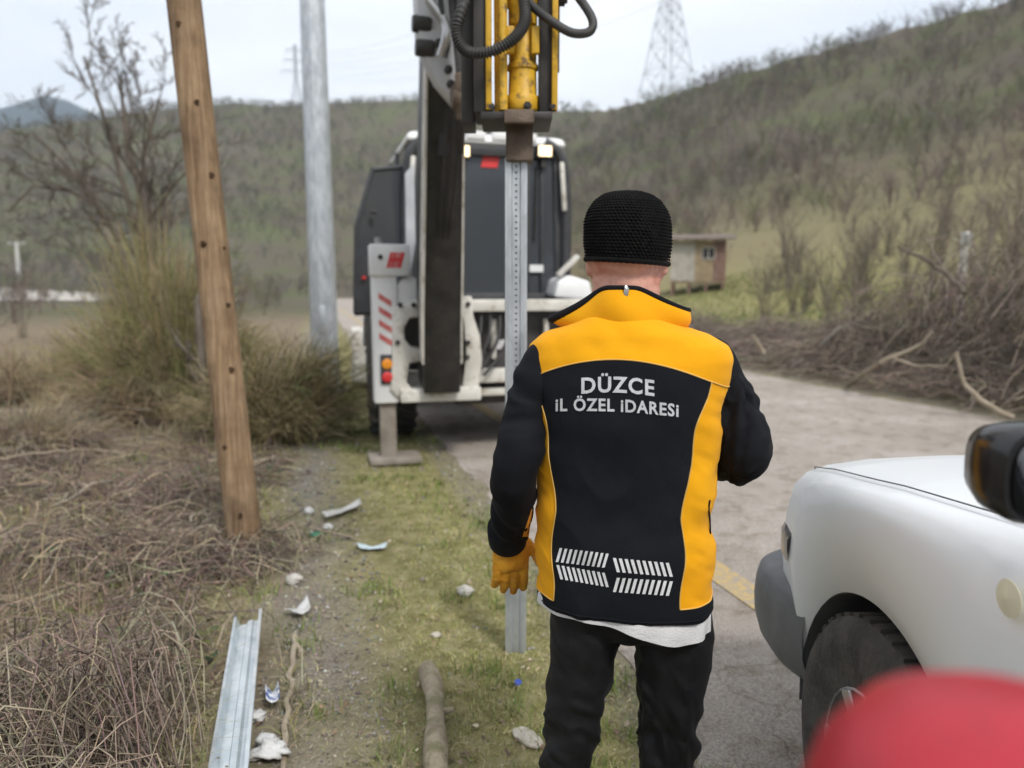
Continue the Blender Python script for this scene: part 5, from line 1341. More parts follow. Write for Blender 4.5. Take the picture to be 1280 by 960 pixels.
MB().tube([collar_pt(th, 1.0).lerp(inn(th, 1.0), .35) for th in ths], [.0062 + .0035 * float(sstep(.3, 1.2, -th)) for th in ths], 10).build('collar_binding', jb, jacket)
zp = collar_pt(.12, 1.0); MB().box((zp.x, zp.y - .009, zp.z - .012), (.010, .004, .026), (0, R(8), 0)).build('zip_pull', chrome, jacket, bevel=.0012)
MB().tube([(zp.x - .001, zp.y - .008, zp.z + .004), (zp.x, zp.y - .010, zp.z - .002)], .004, 8).build('zip_slider', chrome, jacket)
# collar seam
MB().tube([collar_pt(th, .04) + Vector((0, -.001, 0)) for th in np.linspace(-1.5, 1.5, 40)], .0012, 6).build('collar_seam', pip, jacket)

# ---- print on the back
INV = Matrix.Rotation(-PHI, 3, 'Z'); ORG = unz(INV @ (Vector((0, 0, CAM_H)) - Vector((MX, MY, MZ))))
def hit(px, py, off=.0016):
    h = torso_bvh.ray_cast(ORG, unz(INV @ ray(px, py)).normalized()); return h[0] + h[1] * off
def print_text(body, x0, x1, yl, yr, hpx, parts=1):
    cu = bpy.data.curves.new('t', 'FONT'); cu.body = body; cu.size = 1; cu.offset = .027; cu.resolution_u = 3; cu.space_character = 1.12
    o = bpy.data.objects.new('t', cu); COL.objects.link(o); bpy.context.view_layer.update()
    me = bpy.data.meshes.new_from_object(o.evaluated_get(bpy.context.evaluated_depsgraph_get())); bpy.data.objects.remove(o)
    bm2 = bmesh.new(); bm2.from_mesh(me); bmesh.ops.subdivide_edges(bm2, edges=[e for e in bm2.edges if e.calc_length() > .12], cuts=2); bmesh.ops.triangulate(bm2, faces=bm2.faces)
    # islands -> letters
    xs_ = [v.co.x for v in bm2.verts]; mn, mxx = min(xs_), max(xs_); cap = .72
    for v in bm2.verts:
        s = (v.co.x - mn) / (mxx - mn); px = x0 + (x1 - x0) * s; base = yl + (yr - yl) * s - 3.0 * math.sin(math.pi * s)
        v.co = hit(px, base - v.co.y / cap * hpx, .0020)
    seen = set(); comps = []
    for v in bm2.verts:
        if v in seen: continue
        st = [v]; comp = []; seen.add(v)
        while st:
            w = st.pop(); comp.append(w)
            for e in w.link_edges:
                u = e.other_vert(w)
                if u not in seen: seen.add(u); st.append(u)
        comps.append(comp)
    # dots join the letter they stand over
    comps.sort(key=lambda c: -len(c)); big = []
    cxs = lambda c: sum(v.co.x for v in c) / len(c)
    for c in sorted(comps, key=lambda c: max(v.co.z for v in c) - min(v.co.z for v in c), reverse=True):
        hgt = max(v.co.z for v in c) - min(v.co.z for v in c)
        if hgt > .014: big.append(list(c))
        else: min(big, key=lambda b: abs(cxs(b) - cxs(c))).extend(c)
    for c in sorted(big, key=cxs):
        ids = {v: i for i, v in enumerate(c)}; fs = [[ids[v] for v in f.verts] for f in bm2.faces if f.verts[0] in ids]
        m2 = bpy.data.meshes.new('letter'); m2.from_pydata([tuple(v.co) for v in c], [], fs); link_mesh('letter', m2, lett, jacket)
    bm2.free()
print_text('DÜZCE', 727, 818, 491.5, 494.5, 19.5)
print_text('iL ÖZEL iDARESi', 695, 848, 513.5, 520.5, 15.5)
def dashes(x0, x1, yt0, yt1, h, slant, n_):
    mb = MB()
    for i in range(n_):
        s = (i + .5) / n_; xc = x0 + (x1 - x0) * s; yt = yt0 + (yt1 - yt0) * s; w_ = (x1 - x0) / n_ * .27
        rows = []
        for k in range(4):
            t = k / 3; xx = xc + slant * (.5 - t); rows.append([hit(xx - w_, yt + h * t), hit(xx + w_, yt + h * t)])
        mb.loft(rows, closed=False)
    mb.build('reflective_stripes', refl, jacket, fixn=False)
dashes(696, 760, 684.5, 692, 17.5, 5, 10); dashes(767, 840, 697, 703.5, 17.5, -5, 10)
dashes(697, 760, 705.5, 716, 18, -5, 10); dashes(767, 840, 721.5, 726.5, 18, 5, 10)
# right pocket zip on the side panel
pz = [hit(887 - 1.5 * math.sin(i), 625 + i * 7, .001) if torso_bvh.ray_cast(ORG, unz(INV @ ray(887 - 1.5 * math.sin(i), 625 + i * 7)).normalized())[0] else None for i in range(7)]
pz = [p for p in pz if p]
if len(pz) > 2: MB().tube(pz, .0022, 6).build('pocket_zip', jb, jacket)

# ---- shirt hem below the jacket
rings = []
for k in range(7):
    t = k / 6; ring = []
    for j in range(90):
        a = 2 * math.pi * j / 90; x_ = math.cos(a); zb_ = .808 - .044 * float(sstep(-.5, .9, x_)) - .004 * math.sin(a * 5)
        z_ = .87 + (zb_ - .87) * t; wv = (.003 * math.sin(a * 14 + 2 * t) + .002 * math.sin(a * 9)) * t
        e = 2.3; kk = (abs(math.cos(a)) ** e + abs(math.sin(a)) ** e) ** (-1 / e)
        ring.append((math.cos(a) * kk * (.186 + .017 * min(1, t * 1.6) + wv), math.sin(a) * kk * (.116 + .016 * min(1, t * 1.6) + wv), z_))
    rings.append(ring)
sh = MB(); sh.loft(rings, cap=False); sh.build('shirt', shirtm, man, fixn=True)

# ---- trousers
mb = MB(); mb.loft([sring(z, a, b, c, cx=L(.014, 0, 0).x) for z, a, b, c in [(.74, .155, -.085, .085), (.78, .176, -.100, .10), (.84, .180, -.105, .10), (.95, .170, -.10, .10)]])
caps(mb, LL[:5] + [LL[5]], [.090, .086, .066, .060, .056, .05], 28, 8); caps(mb, LR, [.092, .095, .075, .067, .060, .054], 28, 8)
tm = remesh(mb, .0066, 5)
def tfold(V):
    x, y, z = V[:, 0], V[:, 1], V[:, 2]; lf = np.where(x < 0, 0., 7.)
    ang_ = np.arctan2(y, x - np.where(x < 0, -.11, .11))
    knee = np.exp(-((z - .50) / .13) ** 2) * .9 + .28
    d = .006 * knee * (1 - 5 * np.abs(vnoise(z * 20 + 2.2 * np.sin(ang_ + lf) + lf, ang_ * .9 + lf))) + .012 * knee * vnoise(z * 26 + 2.2 * np.sin(ang_ + lf) + lf, ang_ * .9 + lf) + .010 * knee * vnoise(z * 46 + ang_ * 2 + lf, ang_ * 1.6)
    d += .006 * np.exp(-((z - .74) / .06) ** 2) * vnoise(x * 26 + z * 30, z * 14 - x * 12) + .003 * fbm(x * 9, z * 6)
    return d
displace(tm, tfold); link_mesh('trousers', tm, denim, man)
# ---- shoes
shoe = mat('dark_work_shoe', (.022, .018, .015), (.04, .033, .027), scale=20, rough=.6); sole = mat('shoe_sole', (.05, .045, .04), rough=.8)
for P in (LL, LR):
    c = P[-1]; mb = MB()
    mb.loft([[Vector((c.x + math.cos(a) * w_, c.y + y_ , z0 + (1 + math.sin(a)) / 2 * h_)) for a in [2 * math.pi * j / 20 for j in range(20)]] for y_, w_, z0, h_ in [(-.085, .022, .02, .06), (-.075, .036, .012, .10), (-.03, .042, .01, .125), (.03, .043, .01, .115), (.09, .047, .01, .085), (.14, .046, .01, .065), (.175, .034, .012, .05), (.19, .015, .018, .03)]])
    so = mb.build('shoe', shoe, man); mb = MB()
    mb.prism([(c.x + w_, c.y + y_) for y_, w_ in [(-.09, -.02), (-.07, -.04), (0, -.042), (.09, -.05), (.15, -.047), (.195, -.012), (.195, .012), (.15, .047), (.09, .05), (0, .042), (-.07, .04), (-.09, .02)]], (0, 0, -.004), (1, 0, 0), (0, 1, 0), (0, 0, 1), .022); mb.build('sole', sole, so, bevel=.004)
# ---- gloves
def glove(W, down, across, back, curl, scale=1.0, thumb=1, tdir=None):
    """W wrist; down = towards the finger tips; across = little finger -> index; back = out of the back of the hand"""
    down, across = Vector(down).normalized(), Vector(across); across = (across - down * across.dot(down)).normalized(); back = across.cross(down) if Vector(back).dot(across.cross(down)) > 0 else down.cross(across)
    S = scale; mb = MB(); Q = lambda a, b, c: Vector(W) + (across * a + down * b + back * c) * S
    rings = []
    for b, wa, wc, ca in [(-.045, .034, .027, 0), (-.02, .033, .026, 0), (0, .034, .024, .001), (.03, .043, .024, .002), (.06, .045, .021, .001), (.082, .043, .017, 0), (.09, .036, .011, 0)]:
        rings.append([Q(ca + math.cos(a) * wa, b, math.sin(a) * wc) for a in [2 * math.pi * j / 20 for j in range(20)]])
    mb.loft(rings)
    for off, L3, c_ in [(-.0335, (.032, .023, .018), 1.15), (-.0115, (.040, .029, .021), 1.0), (.0115, (.043, .031, .022), .9), (.0335, (.038, .027, .020), .8)]:
        p = Q(off * .95, .074, 0); pts_ = [Q(off * .8, .055, 0), p]; ang_ = 0
        for k, l_ in enumerate(L3):
            ang_ += R(curl * c_ * (1, 1.25, .9)[k]); p = p + (down * math.cos(ang_) - back * math.sin(ang_) + across * off * 1.2) * l_ * S; pts_.append(p)
        caps(mb, pts_, [.0115 * S, .0118 * S, .0112 * S, .0104 * S, .009 * S], 14, 3)
    td = tdir or (.62, .70, -.35)
    p0 = Q(.022, .012, -.004); p1 = Q(.043, .036, -.010); p2 = p1 + (across * td[0] + down * td[1] + back * td[2]).normalized() * .030 * S; p3 = p2 + (across * td[0] * .55 + down * td[1] * 1.1 + back * td[2] * 1.2).normalized() * .026 * S
    caps(mb, [p0, p1, p2, p3], [.017 * S, .0150 * S, .0130 * S, .0105 * S], 14, 4)
    me = remesh(mb, .0028, 3)
    def gf(V): return .0016 * fbm(V[:, 0] * 60 + V[:, 1] * 40, V[:, 2] * 90) + .0012 * vnoise(V[:, 2] * 190 + 3, V[:, 0] * 50)
    displace(me, gf); return link_mesh('glove', me, gl, man)
Wl = L(-.268, .120, .925)
dn = L(.03, .10, -1 + MZ) ; acr = L(1, .25, MZ); bk = L(-.2, -1, MZ)
glove(Wl, dn, acr, bk, 12, 1.08, tdir=(.60, .72, .15))
Wr = L(.212, .255, 1.115)
glove(Wr, L(-.35, .85, .35 + MZ), L(-.5, -.1, .8 + MZ), L(.8, .3, .4 + MZ), 34, 1.0)
# ---- knitted beanie
rows, cols, sr_, sc_ = 30, 66, 6, 7
prof = [(1.596, .0900, .106), (1.606, .0925, .109), (1.63, .0962, .113), (1.66, .0965, .113), (1.685, .0945, .109), (1.708, .0870, .099), (1.729, .0725, .082), (1.743, .053, .060), (1.750, .031, .035), (1.7525, .008, .009)]
seg = np.r_[0, np.cumsum([math.hypot(prof[i + 1][0] - prof[i][0], prof[i + 1][1] - prof[i][1]) for i in range(len(prof) - 1)])]
ts = np.linspace(0, seg[-1], rows * sr_ + 1); pz_ = np.interp(ts, seg, [p[0] for p in prof]); px_ = np.interp(ts, seg, [p[1] for p in prof]); py_ = np.interp(ts, seg, [p[2] for p in prof])
for arr in (pz_, px_, py_):
    for _ in range(6): arr[1:-1] = (arr[:-2] + 2 * arr[1:-1] + arr[2:]) / 4
NC = cols * sc_; A_ = np.linspace(0, 2 * np.pi, NC, endpoint=False)
ri = np.arange(len(ts)) / sr_; row = np.floor(ri); fr = ri - row
st = (0.5 + 0.5 * np.cos(2 * np.pi * (np.arange(NC)[None] / sc_ + .5 * (row % 2)[:, None]))) * np.sin(np.pi * fr)[:, None]
lump = .003 * fbm(np.cos(A_)[None] * 2 + 4 + 0 * ts[:, None], np.sin(A_)[None] * 2 + ts[:, None] * 14)
dsp = .0050 * st ** .7 * (1 + .5 * fbm(np.arange(NC)[None] / 9. + 0 * ts[:, None], ts[:, None] * 90)) * np.clip(px_ / .09, .1, 1)[:, None] + lump - .0015
V = np.stack([hx + np.cos(A_)[None] * (px_[:, None] + dsp), .004 + np.sin(A_)[None] * (py_[:, None] + dsp), pz_[:, None] + 0 * A_[None] + dsp * (1 - px_ / px_.max())[:, None] - .006 * np.cos(A_)[None] * (1 - ts / ts[-1])[:, None]], -1)
idx = np.arange(V.shape[0] * NC).reshape(V.shape[0], NC); nx = np.roll(idx, -1, 1)
F = np.stack([idx[:-1], nx[:-1], nx[1:], idx[1:]], -1).reshape(-1, 4)
bean = np_mesh('beanie', V, F, knit, man, None, True)
MB().tube([(hx + math.cos(a) * .0915, .004 + math.sin(a) * .1075, 1.598 - .006 * math.cos(a)) for a in np.linspace(0, 2 * np.pi, 90)], [.0052 + .0012 * (i % 2) for i in range(90)], 8, False).build('brim', knit, bean)
tag(man, 'person seen from behind in yellow and black jacket, black knitted beanie and orange gloves', 'person')
# ================================================================== white pickup on the road
paint = mat('white_car_paint', (.74, .77, .79), (.78, .80, .82), scale=1.5, rough=.42, coat=.25)
plast = mat('dark_bumper_plastic', (.12, .124, .128), (.17, .174, .18), scale=10, rough=.6)
cglass = mat('car_glass', (.02, .024, .027), rough=.06)
car = empty('pickup_truck', (1.735, 1.74, 0.0), (0, 0, R(1.0)))
def zb_(y):
    z = .46
    for c in (0.0, -3.05):
        if abs(y - c) < .43: z = max(z, .38 + math.sqrt(.43 ** 2 - (y - c) ** 2))
    return z
def zt_(y): return float(np.interp(y, [-4.3, -.85, -.4, 0, .4, .62, .76, .86], [1.16, 1.17, 1.15, 1.11, 1.055, 1.01, .93, .82]))
def wd_(y): return float(np.interp(y, [-4.35, -4.2, .15, .45, .62, .74, .82, .87], [.88, .92, .92, .905, .87, .80, .70, .58]))
ys = sorted(set([round(v, 4) for v in list(np.linspace(-4.3, .87, 60)) + list(np.linspace(-.43, .43, 41)) + list(np.linspace(-3.48, -2.62, 31)) + list(np.linspace(.45, .87, 16))]))
def ring(y):
    w, b, t = wd_(y), zb_(y), zt_(y); h = t - b
    half = [(w * .955, b), (w * .965, b + .02), (w * .985, b + h * .22), (w, b + h * .48), (w * .992, b + h * .72), (w * .968, b + h * .88), (w * .925, t - .028), (w * .85, t - .006), (w * .7, t + .012), (w * .45, t + .022), (0.0, t + .028)]
    return [(-x, y, z) for x, z in half] + [(x, y, z) for x, z in half[-2::-1]]
mb = MB(); mb.loft([ring(y) for y in ys], closed=False); k0 = len(ring(0))
mb.f += [tuple(range(k0)), tuple(range(len(mb.v) - 1, len(mb.v) - 1 - k0, -1))]
mb.build('body_shell', paint, car, ang=85)
# front fascia, lamps, bumper
mb = MB(); bpts = []
for x, y in [(-.895, .40), (-.935, .58), (-.90, .80), (-.74, .93), (-.4, .97), (0, .98), (.4, .97), (.74, .93), (.90, .80), (.935, .58), (.895, .40)]: bpts.append((x, y))
bpts = [(p.x, p.y) for p in smooth_path([Vector((x, y, 0)) for x, y in bpts], 5)]
mb.loft([[(x * k, y * k2, z) for x, y in bpts] for z, k, k2 in ((.40, .955, .95), (.43, .975, .97), (.48, .988, .985), (.54, .992, .99), (.60, .988, .985), (.64, .98, .97), (.66, .96, .94), (.665, .92, .90))], closed=False); mb.build('front_bumper', plast, car, ang=60, fixn=True)
for sx in (-1, 1):
    mb = MB(); mb.loft([[(sx * (wd_(y) * (1.0 - .02 * (z > .8)) + .007), y + .004, z) for y in np.linspace(.50, .845, 9)] for z in (.735, .76, .80, .83)], closed=False); mb.build('headlamp', mat('headlamp_glass', (.10, .10, .11), (.2, .2, .21), rough=.1), car, fixn=True)
MB().box((0, .88, .75), (1.15, .06, .16)).build('grille', plast, car, bevel=.02)
# arch liners, wheels
for y0 in (0.0, -3.05):
    for sx in (-1, 1):
        mb = MB(); mb.loft([[(sx * x, y0 + math.cos(a) * .428, .38 + math.sin(a) * .428) for a in np.linspace(-.1, math.pi + .1, 24)] for x in (.875, .55)], closed=False)
        mb.f.append(tuple(range(24, 48))); mb.build('wheel_arch_liner', plast, car, fixn=False)
        wr = empty('wheel', (sx * .78, y0, .378)); wr.parent = car
        MB().lathe([(.21, -.11), (.30, -.125), (.352, -.118), (.374, -.095), (.376, 0), (.374, .095), (.352, .118), (.30, .125), (.21, .11)], (0, 0, 0), 'x', 48).build('tyre', mat('dusty_tyre', (.045, .042, .039), (.085, .078, .070), scale=14, rough=.9, bump=.4, bscale=60), wr)
        for k in range(44):
            if sx < 0 and y0 == 0.0:
                a = 2 * math.pi * k / 44; MB().box((0, math.cos(a) * .377, math.sin(a) * .377), (.19, .03, .012), (a - math.pi / 2, 0, 0)).build('tread_block', MATS['dusty_tyre'], wr)
        MB().lathe([(.215, sx * .10), (.20, sx * .115), (.18, sx * .06), (.06, sx * .05), (.05, sx * .09), (.0, sx * .095)], (0, 0, 0), 'x', 30).build('rim', mat('alloy', (.42, .42, .43), (.5, .5, .51), rough=.35, metal=.6), wr)
        for k in range(6):
            a = 2 * math.pi * k / 6; MB().beam((sx * .085, math.cos(a) * .05, math.sin(a) * .05), (sx * .105, math.cos(a) * .20, math.sin(a) * .20), .045, .03, up=(1, 0, 0)).build('spoke', MATS['alloy'], wr, bevel=.006)
# cab glasshouse
def cabr(y, w, z0): return [(-w, y, z0), (w, y, z0)]
mb = MB()
prof_ = [(-.78, 1.13), (-1.55, 1.72), (-2.4, 1.76), (-2.75, 1.68), (-2.85, 1.12)]
mb.loft([[(sx * (.86 if z < 1.3 else .70), y, z) for y, z in prof_] for sx in (-1, 1)], closed=True, cap=True); mb.build('cab_upper', paint, car, bevel=.03)
for sx in (-1, 1):
    for nm, pts_ in (('front_door_glass', [(-1.02, 1.16), (-1.58, 1.60), (-1.90, 1.63), (-1.90, 1.16)]), ('rear_door_glass', [(-1.98, 1.16), (-1.98, 1.63), (-2.4, 1.64), (-2.65, 1.16)])):
        mb = MB(); P_ = [Vector((sx * (.868 - (z - 1.13) * .27), y, z)) for y, z in pts_]; mb.add(P_ + [p + Vector((sx * .012, 0, 0)) for p in P_], [(0, 1, 2, 3), (7, 6, 5, 4)] + [(i, (i + 1) % 4, 4 + (i + 1) % 4, 4 + i) for i in range(4)]); mb.build(nm, cglass, car)
    for y0 in (-1.86, -2.78): MB().box((sx * .905, y0, .98), (.05, .17, .035)).build('door_handle', plast, car, bevel=.01)
    for y0 in (-.92, -1.94, -2.86): MB().box((sx * .9155, y0, .80), (.012, .008, .60)).build('door_gap', dark, car)
    MB().tube([(sx * (wd_(y) * .90), y, zt_(y) - .012) for y in np.linspace(.74, -.80, 24)], .002, 6).build('bonnet_gap', plast, car)
    MB().tube([(sx * (wd_(-.62) * k + .001), -.62, zb_(-.62) + (zt_(-.62) - zb_(-.62)) * f_) for k, f_ in ((.955, 0), (.985, .22), (1, .48), (.992, .72), (.968, .88), (.925, .96))], .0025, 6).build('wing_gap', plast, car)
    # mirror
    mr = MB(); rings = []
    for dy, s in ((-.045, .93), (-.03, 1.0), (.02, .97), (.06, .80), (.085, .5)):
        rings.append([(sx * 1.035 + math.copysign(abs(math.cos(a)) ** .6, math.cos(a)) * .078 * s, -.70 + dy, 1.305 + math.copysign(abs(math.sin(a)) ** .6, math.sin(a)) * .068 * s) for a in [2 * math.pi * j / 28 for j in range(28)]])
    mr.loft(rings); mo = mr.build('door_mirror', mat('gloss_black', (.014, .014, .015), (.02, .02, .021), rough=.22), car)
    MB().box((sx * .955, -.70, 1.235), (.05, .06, .13), (0, sx * R(28), 0)).build('mirror_arm', MATS['gloss_black'], mo, bevel=.015)
    mb = MB(); mb.prism([(sx * 1.035 + math.copysign(abs(math.cos(a)) ** .6, math.cos(a)) * .064, 1.305 + math.copysign(abs(math.sin(a)) ** .6, math.sin(a)) * .055) for a in [2 * math.pi * j / 24 for j in range(24)]], (0, -.747, 0), (1, 0, 0), (0, 0, 1), (0, -1, 0), .003); mb.build('mirror_glass', mat('mirror_silver', (.30, .30, .31), rough=.04, metal=1.0), mo)
MB().box((0, -1.158, 1.433), (1.36, .012, .84), (R(52.5), 0, 0)).build('windscreen', cglass, car)
ed = ray(1262, 748); bpy.context.view_layer.update(); inv = car.matrix_world.inverted(); o_ = inv @ Vector((0, 0, CAM_H)); d_ = inv.to_3x3() @ ed; t_ = (-.919 - o_.x) / d_.x; e_ = o_ + d_ * t_
em = MB(); em.lathe([(.032, -.003), (.032, -.0036), (.0, -.009)], (-.9175, e_.y, e_.z), 'x', 24); eo = em.build('door_emblem', mat('emblem_yellow', (.72, .69, .50), (.76, .73, .56), rough=.4), car)
MB().lathe([(.018, -.0036), (.018, -.0042), (.0, -.0044)], (-.9165, e_.y, e_.z), 'x', 20).build('emblem_centre', mat('emblem_pale', (.80, .72, .45), rough=.4), eo)
tag(car, 'white pickup with black door mirror and dark bumper parked on the road', 'pickup')

# red bollard right beside the viewer
bo = empty('traffic_bollard', (.216, .31, 0.0))
redp = mat('glossy_red_plastic', (.34, .010, .022), (.42, .016, .03), scale=14, rough=.45, coat=.0, c3=(.29, .014, .024), s3=30)
MB().lathe([(.088, .06), (.088, 1.275), (.086, 1.308), (.078, 1.335), (.062, 1.356), (.036, 1.369), (.0, 1.373)], n=48).build('post', redp, bo)
MB().lathe([(.17, .004), (.17, .035), (.13, .06), (.0, .062)], n=40).build('base_plate', rubber, bo)
for k in range(4): MB().lathe([(.014, .03), (.014, .052), (.0, .054)], (math.cos(k * 1.571 + .78) * .148, math.sin(k * 1.571 + .78) * .148, 0), n=6).build('bolt', chrome, bo)
for z in (.62, .88): MB().lathe([(.0885, z - .05), (.0905, z - .047), (.0905, z + .047), (.0885, z + .05)], n=48).build('reflective_band', wclean, bo)
tag(bo, 'glossy red round-topped bollard standing beside the white pickup', 'bollard')

# ================================================================== things lying about
def blob(name, px, py, size, label, cat, m, seed=0, squash=.6, rough_=.22, sink=.25, stretch=(1, 1), rot=0.0):
    q = gpt(px, py); bm = bmesh.new(); bmesh.ops.create_icosphere(bm, subdivisions=4, radius=1.0)
    for v in bm.verts:
        c = v.co; k = 1 + rough_ * (2 * float(fbm(c.x * 1.3 + seed, c.y * 1.3 + c.z)) + .8 * float(fbm(c.x * 3.1 + seed * 3, c.z * 3.1 + c.y * 2)))
        v.co = Vector((c.x * k * size * stretch[0], c.y * k * size * stretch[1], c.z * k * size * squash))
    for f in bm.faces: f.smooth = True
    me = bpy.data.meshes.new(name); bm.to_mesh(me); bm.free()
    o = link_mesh(name, me, m); o.location = (q.x, q.y, q.z + size * squash * (1 - sink)); o.rotation_euler = (0, 0, rot); return tag(o, label, cat)
stone = mat('pale_stone', (.40, .36, .30), (.55, .51, .44), scale=22, rough=.9, bump=.5, bscale=70, c3=(.28, .25, .20), s3=40)
wst = mat('white_stone', (.42, .40, .36), (.56, .54, .50), scale=25, rough=.9, bump=.4, bscale=60, c3=(.35, .31, .26), s3=30)
paper = mat('white_litter', (.42, .42, .41), (.60, .60, .59), scale=20, rough=.6, bump=.4, bscale=80)
blob('stone', 660, 920, .062, 'flat pale oval stone in the grass beside the trouser leg', 'stone', stone, 1, .28, .10, .2, (.55, 1.15), R(40))
blob('stone', 582, 741, .05, 'angular white stone on the turf left of the guardrail post', 'stone', wst, 2, .5, .25, .3, (1.0, .7))
blob('stone', 367, 727, .045, 'rounded white stone on the bare path below the wooden pole', 'stone', wst, 3, .7, .2, .3, (1, .8))
blob('stone', 348, 708, .02, 'small white pebble beside the foot of the wooden pole', 'stone', wst, 4, .7)
blob('stone', 545, 790, .022, 'small beige pebble sunk in the turf near the log', 'stone', stone, 5, .5)
blob('crumpled_paper', 336, 952, .055, 'crumpled white paper beside the tan stick and channel', 'litter', paper, 6, .6, .45, .2)
blob('crumpled_paper', 318, 908, .035, 'small crumpled white scrap against the loose steel channel', 'litter', paper, 7, .6, .45, .2)
blob('plastic_cup', 386, 641, .038, 'small round white litter ball on the path near the wooden pole', 'litter', paper, 8, .8, .15, .15)
blob('foam_piece', 411, 659, .032, 'small white foam lump beside the green scrap', 'litter', paper, 9, .7, .25, .2)
blob('green_scrap', 396, 668, .045, 'crumpled dark green plastic scrap on the path', 'litter', mat('green_plastic', (.015, .12, .06), (.03, .18, .10), scale=20, rough=.4), 10, .35, .45, .2)
def sheet(name, pix, label, cat, m, lift=.015, curl=.02, th=.002):
    q = [gpt(a, b) for a, b in pix]; c = sum((p for p in q), Vector()) / len(q); rows = []
    A_, B_, C_, D_ = q
    for i in range(9):
        s = i / 8; r_ = []
        for j in range(7):
            t = j / 6; p = A_.lerp(B_, s).lerp(D_.lerp(C_, s), t); r_.append(p - c + Vector((0, 0, lift + curl * (2 * s - 1) ** 2 + .012 * float(fbm(s * 4 + a_seed, t * 4)))))
        rows.append(r_)
    me = MB().loft(rows, closed=False).mesh(name, fixn=False); o = link_mesh(name, me, m); o.location = c
    sm_ = o.modifiers.new('t', 'SOLIDIFY'); sm_.thickness = th; return tag(o, label, cat)
a_seed = 3.0
sheet('plastic_strip', [(446, 683), (484, 682), (482, 688), (450, 689)], 'pale blue-white plastic strip lying flat on the turf', 'litter', mat('pale_blue_plastic', (.50, .62, .66), (.66, .75, .78), rough=.4))
sheet('plastic_scrap', [(355, 772), (384, 752), (388, 768), (372, 776)], 'curved white plastic scrap by the end of the loose channel', 'litter', paper, .02, .03)
sheet('plastic_bag', [(402, 646), (450, 630), (452, 636), (408, 652)], 'dirty translucent plastic bag strip across the path', 'litter', mat('dirty_plastic', (.42, .41, .38), (.56, .55, .52), scale=15, rough=.4), .03, .02)
sheet('wrapper', [(333, 876), (348, 872), (350, 892), (334, 896)], 'crumpled blue and white wrapper between channel and tan stick', 'litter', mat('blue_white_print', (.05, .10, .30), (.70, .72, .75), scale=26, rough=.4, lo=.42, hi=.52), .03, .03)
q = gpt(647, 852); o = MB().lathe([(.014, 0), (.015, .004), (.015, .014), (.012, .017), (.0, .017)], n=24).build('bottle_cap', mat('blue_cap', (.02, .05, .35), (.03, .08, .42), rough=.35)); o.location = (q.x, q.y, q.z + .005); o.rotation_euler = (.4, .2, 0); tag(o, 'small blue bottle cap in the turf below the guardrail post', 'bottle cap')
# log in the foreground
logm = mat('mossy_bark', (.20, .165, .11), (.34, .29, .21), scale=14, rough=.95, bump=.8, bscale=34, c3=(.15, .15, .07), s3=9, stretch=(1, 1, 1))
A = gpt(534, 842); B = gpt(552, 985); lr = empty('log', A); path = []
for i in range(30):
    t = i / 29; p = A.lerp(B, t) - A; path.append(p + Vector((.012 * math.sin(t * 5), 0, .038 + gz(A.x + p.x, A.y + p.y) - A.z + .004 * math.sin(t * 9))))
rings = []; dirv = (B - A).normalized(); sdv = dirv.cross(Vector((0, 0, 1))).normalized()
for i, p in enumerate(path):
    rr_ = .036 + .006 * math.sin(i * .35) + (.004 if 12 < i < 16 else 0)
    rings.append([p + sdv * math.cos(a) * rr_ * (1 + .12 * float(fbm(a * 1.6, i * .35))) + Vector((0, 0, 1)) * math.sin(a) * rr_ * (1 + .12 * float(fbm(a * 1.6 + 9, i * .35))) for a in [2 * math.pi * j / 18 for j in range(18)]])
MB().loft(rings).build('trunk', logm, lr, ang=80)
kp_ = path[14]; MB().tube([kp_ + Vector((.02, 0, .005)), kp_ + Vector((.05, -.005, .015)), kp_ + Vector((.068, -.004, .02))], [.014, .011, .008], 8).build('side_stub', logm, lr)
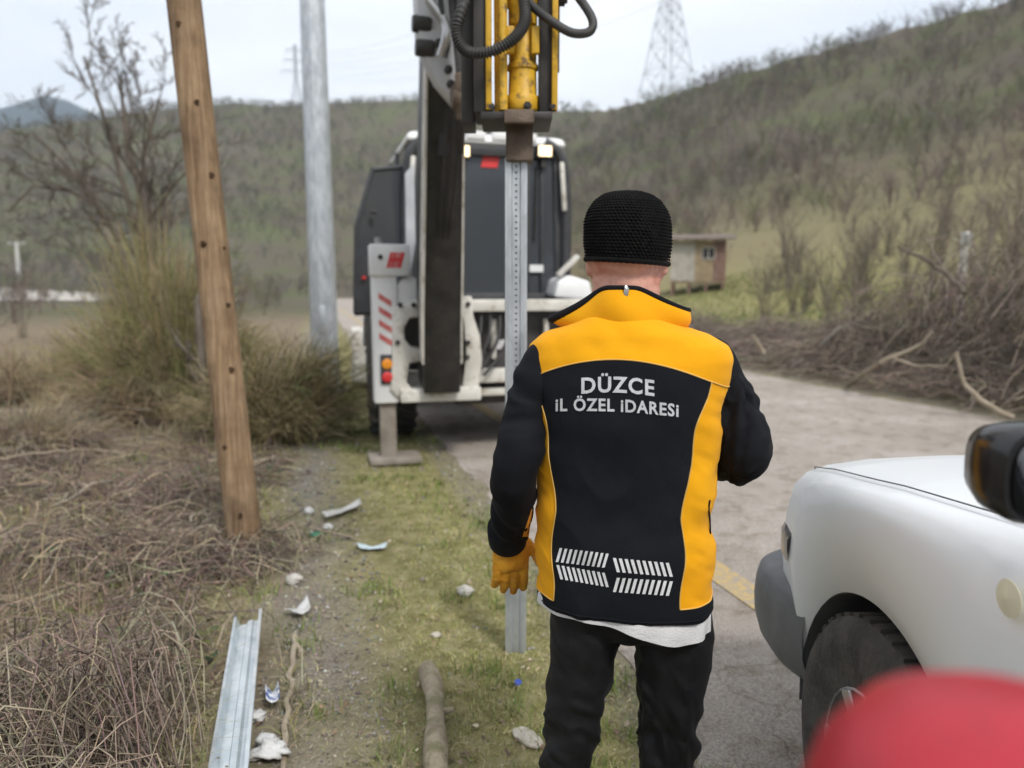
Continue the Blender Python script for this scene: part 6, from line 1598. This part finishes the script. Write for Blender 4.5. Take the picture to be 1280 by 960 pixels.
MB().lathe([(.033, 0), (.033, -.002), (.0, -.003)], path[0] , 'y', 18).build('cut_end', pale, lr)
tag(lr, 'short thick mossy log lying on the turf in the foreground', 'log')
def stick(label, pix, r0, r1, m, lift=.015, forks=()):
    pts_ = [gpt(a, b, lift) for a, b in pix]; return branch(label, pts_, r0, r1, m, [[gpt(a, b, lift) for a, b in f] for f in forks], 'stick')
stick('long straight tan stick on the gravel beside the loose channel', [(370, 806), (364, 850), (360, 900), (354, 975)], .012, .010, pale)
stick('short brown stump of stick above the tan stick', [(368, 800), (376, 822)], .014, .012, pale)
stick('forked brown twig lying across the path below the plastic bag', [(390, 662), (420, 668), (446, 676)], .011, .007, pale, .02, [[(418, 667), (430, 655), (442, 650)]])
stick('thick grey-brown stick buried in the front brambles', [(40, 850), (42, 900), (48, 975)], .017, .014, pale, .13)
stick('pale dead branch lying along the far edge of the brambles', [(-20, 541), (40, 537), (100, 532), (190, 536)], .022, .012, pale, .22)
stick('thin arching pale cane over the middle brambles', [(-10, 602), (60, 592), (110, 590), (160, 592)], .010, .006, pale, .2)
for px, py, s in ((96, 918, .026), (112, 908, .022)):
    q = gpt(px, py, .16); o = MB().lathe([(.0, -.03), (s * .9, -.03), (s, .0), (s * .95, .03), (.0, .032)], n=16).build('cut_stub', stone); o.location = q; o.rotation_euler = (R(70), R(20), px); tag(o, '%s round cut wood stub caught in the front brambles' % ('larger' if s > .024 else 'smaller'), 'wood stub')

# ================================================================== air
mb = MB(); mb.box((0, 0, 178), (7200, 7200, 364)); hzm = bpy.data.materials.new('valley_haze'); hzm.use_nodes = True
n, l = hzm.node_tree.nodes, hzm.node_tree.links; n.remove(n['Principled BSDF']); pv = n.new('ShaderNodeVolumePrincipled'); pv.inputs['Color'].default_value = (.70, .84, 1.0, 1); pv.inputs['Density'].default_value = .00038; pv.inputs['Anisotropy'].default_value = .0
l.new(pv.outputs['Volume'], n['Material Output'].inputs['Volume'])
kind(mb.build('haze', hzm, None, smooth=False), 'stuff')
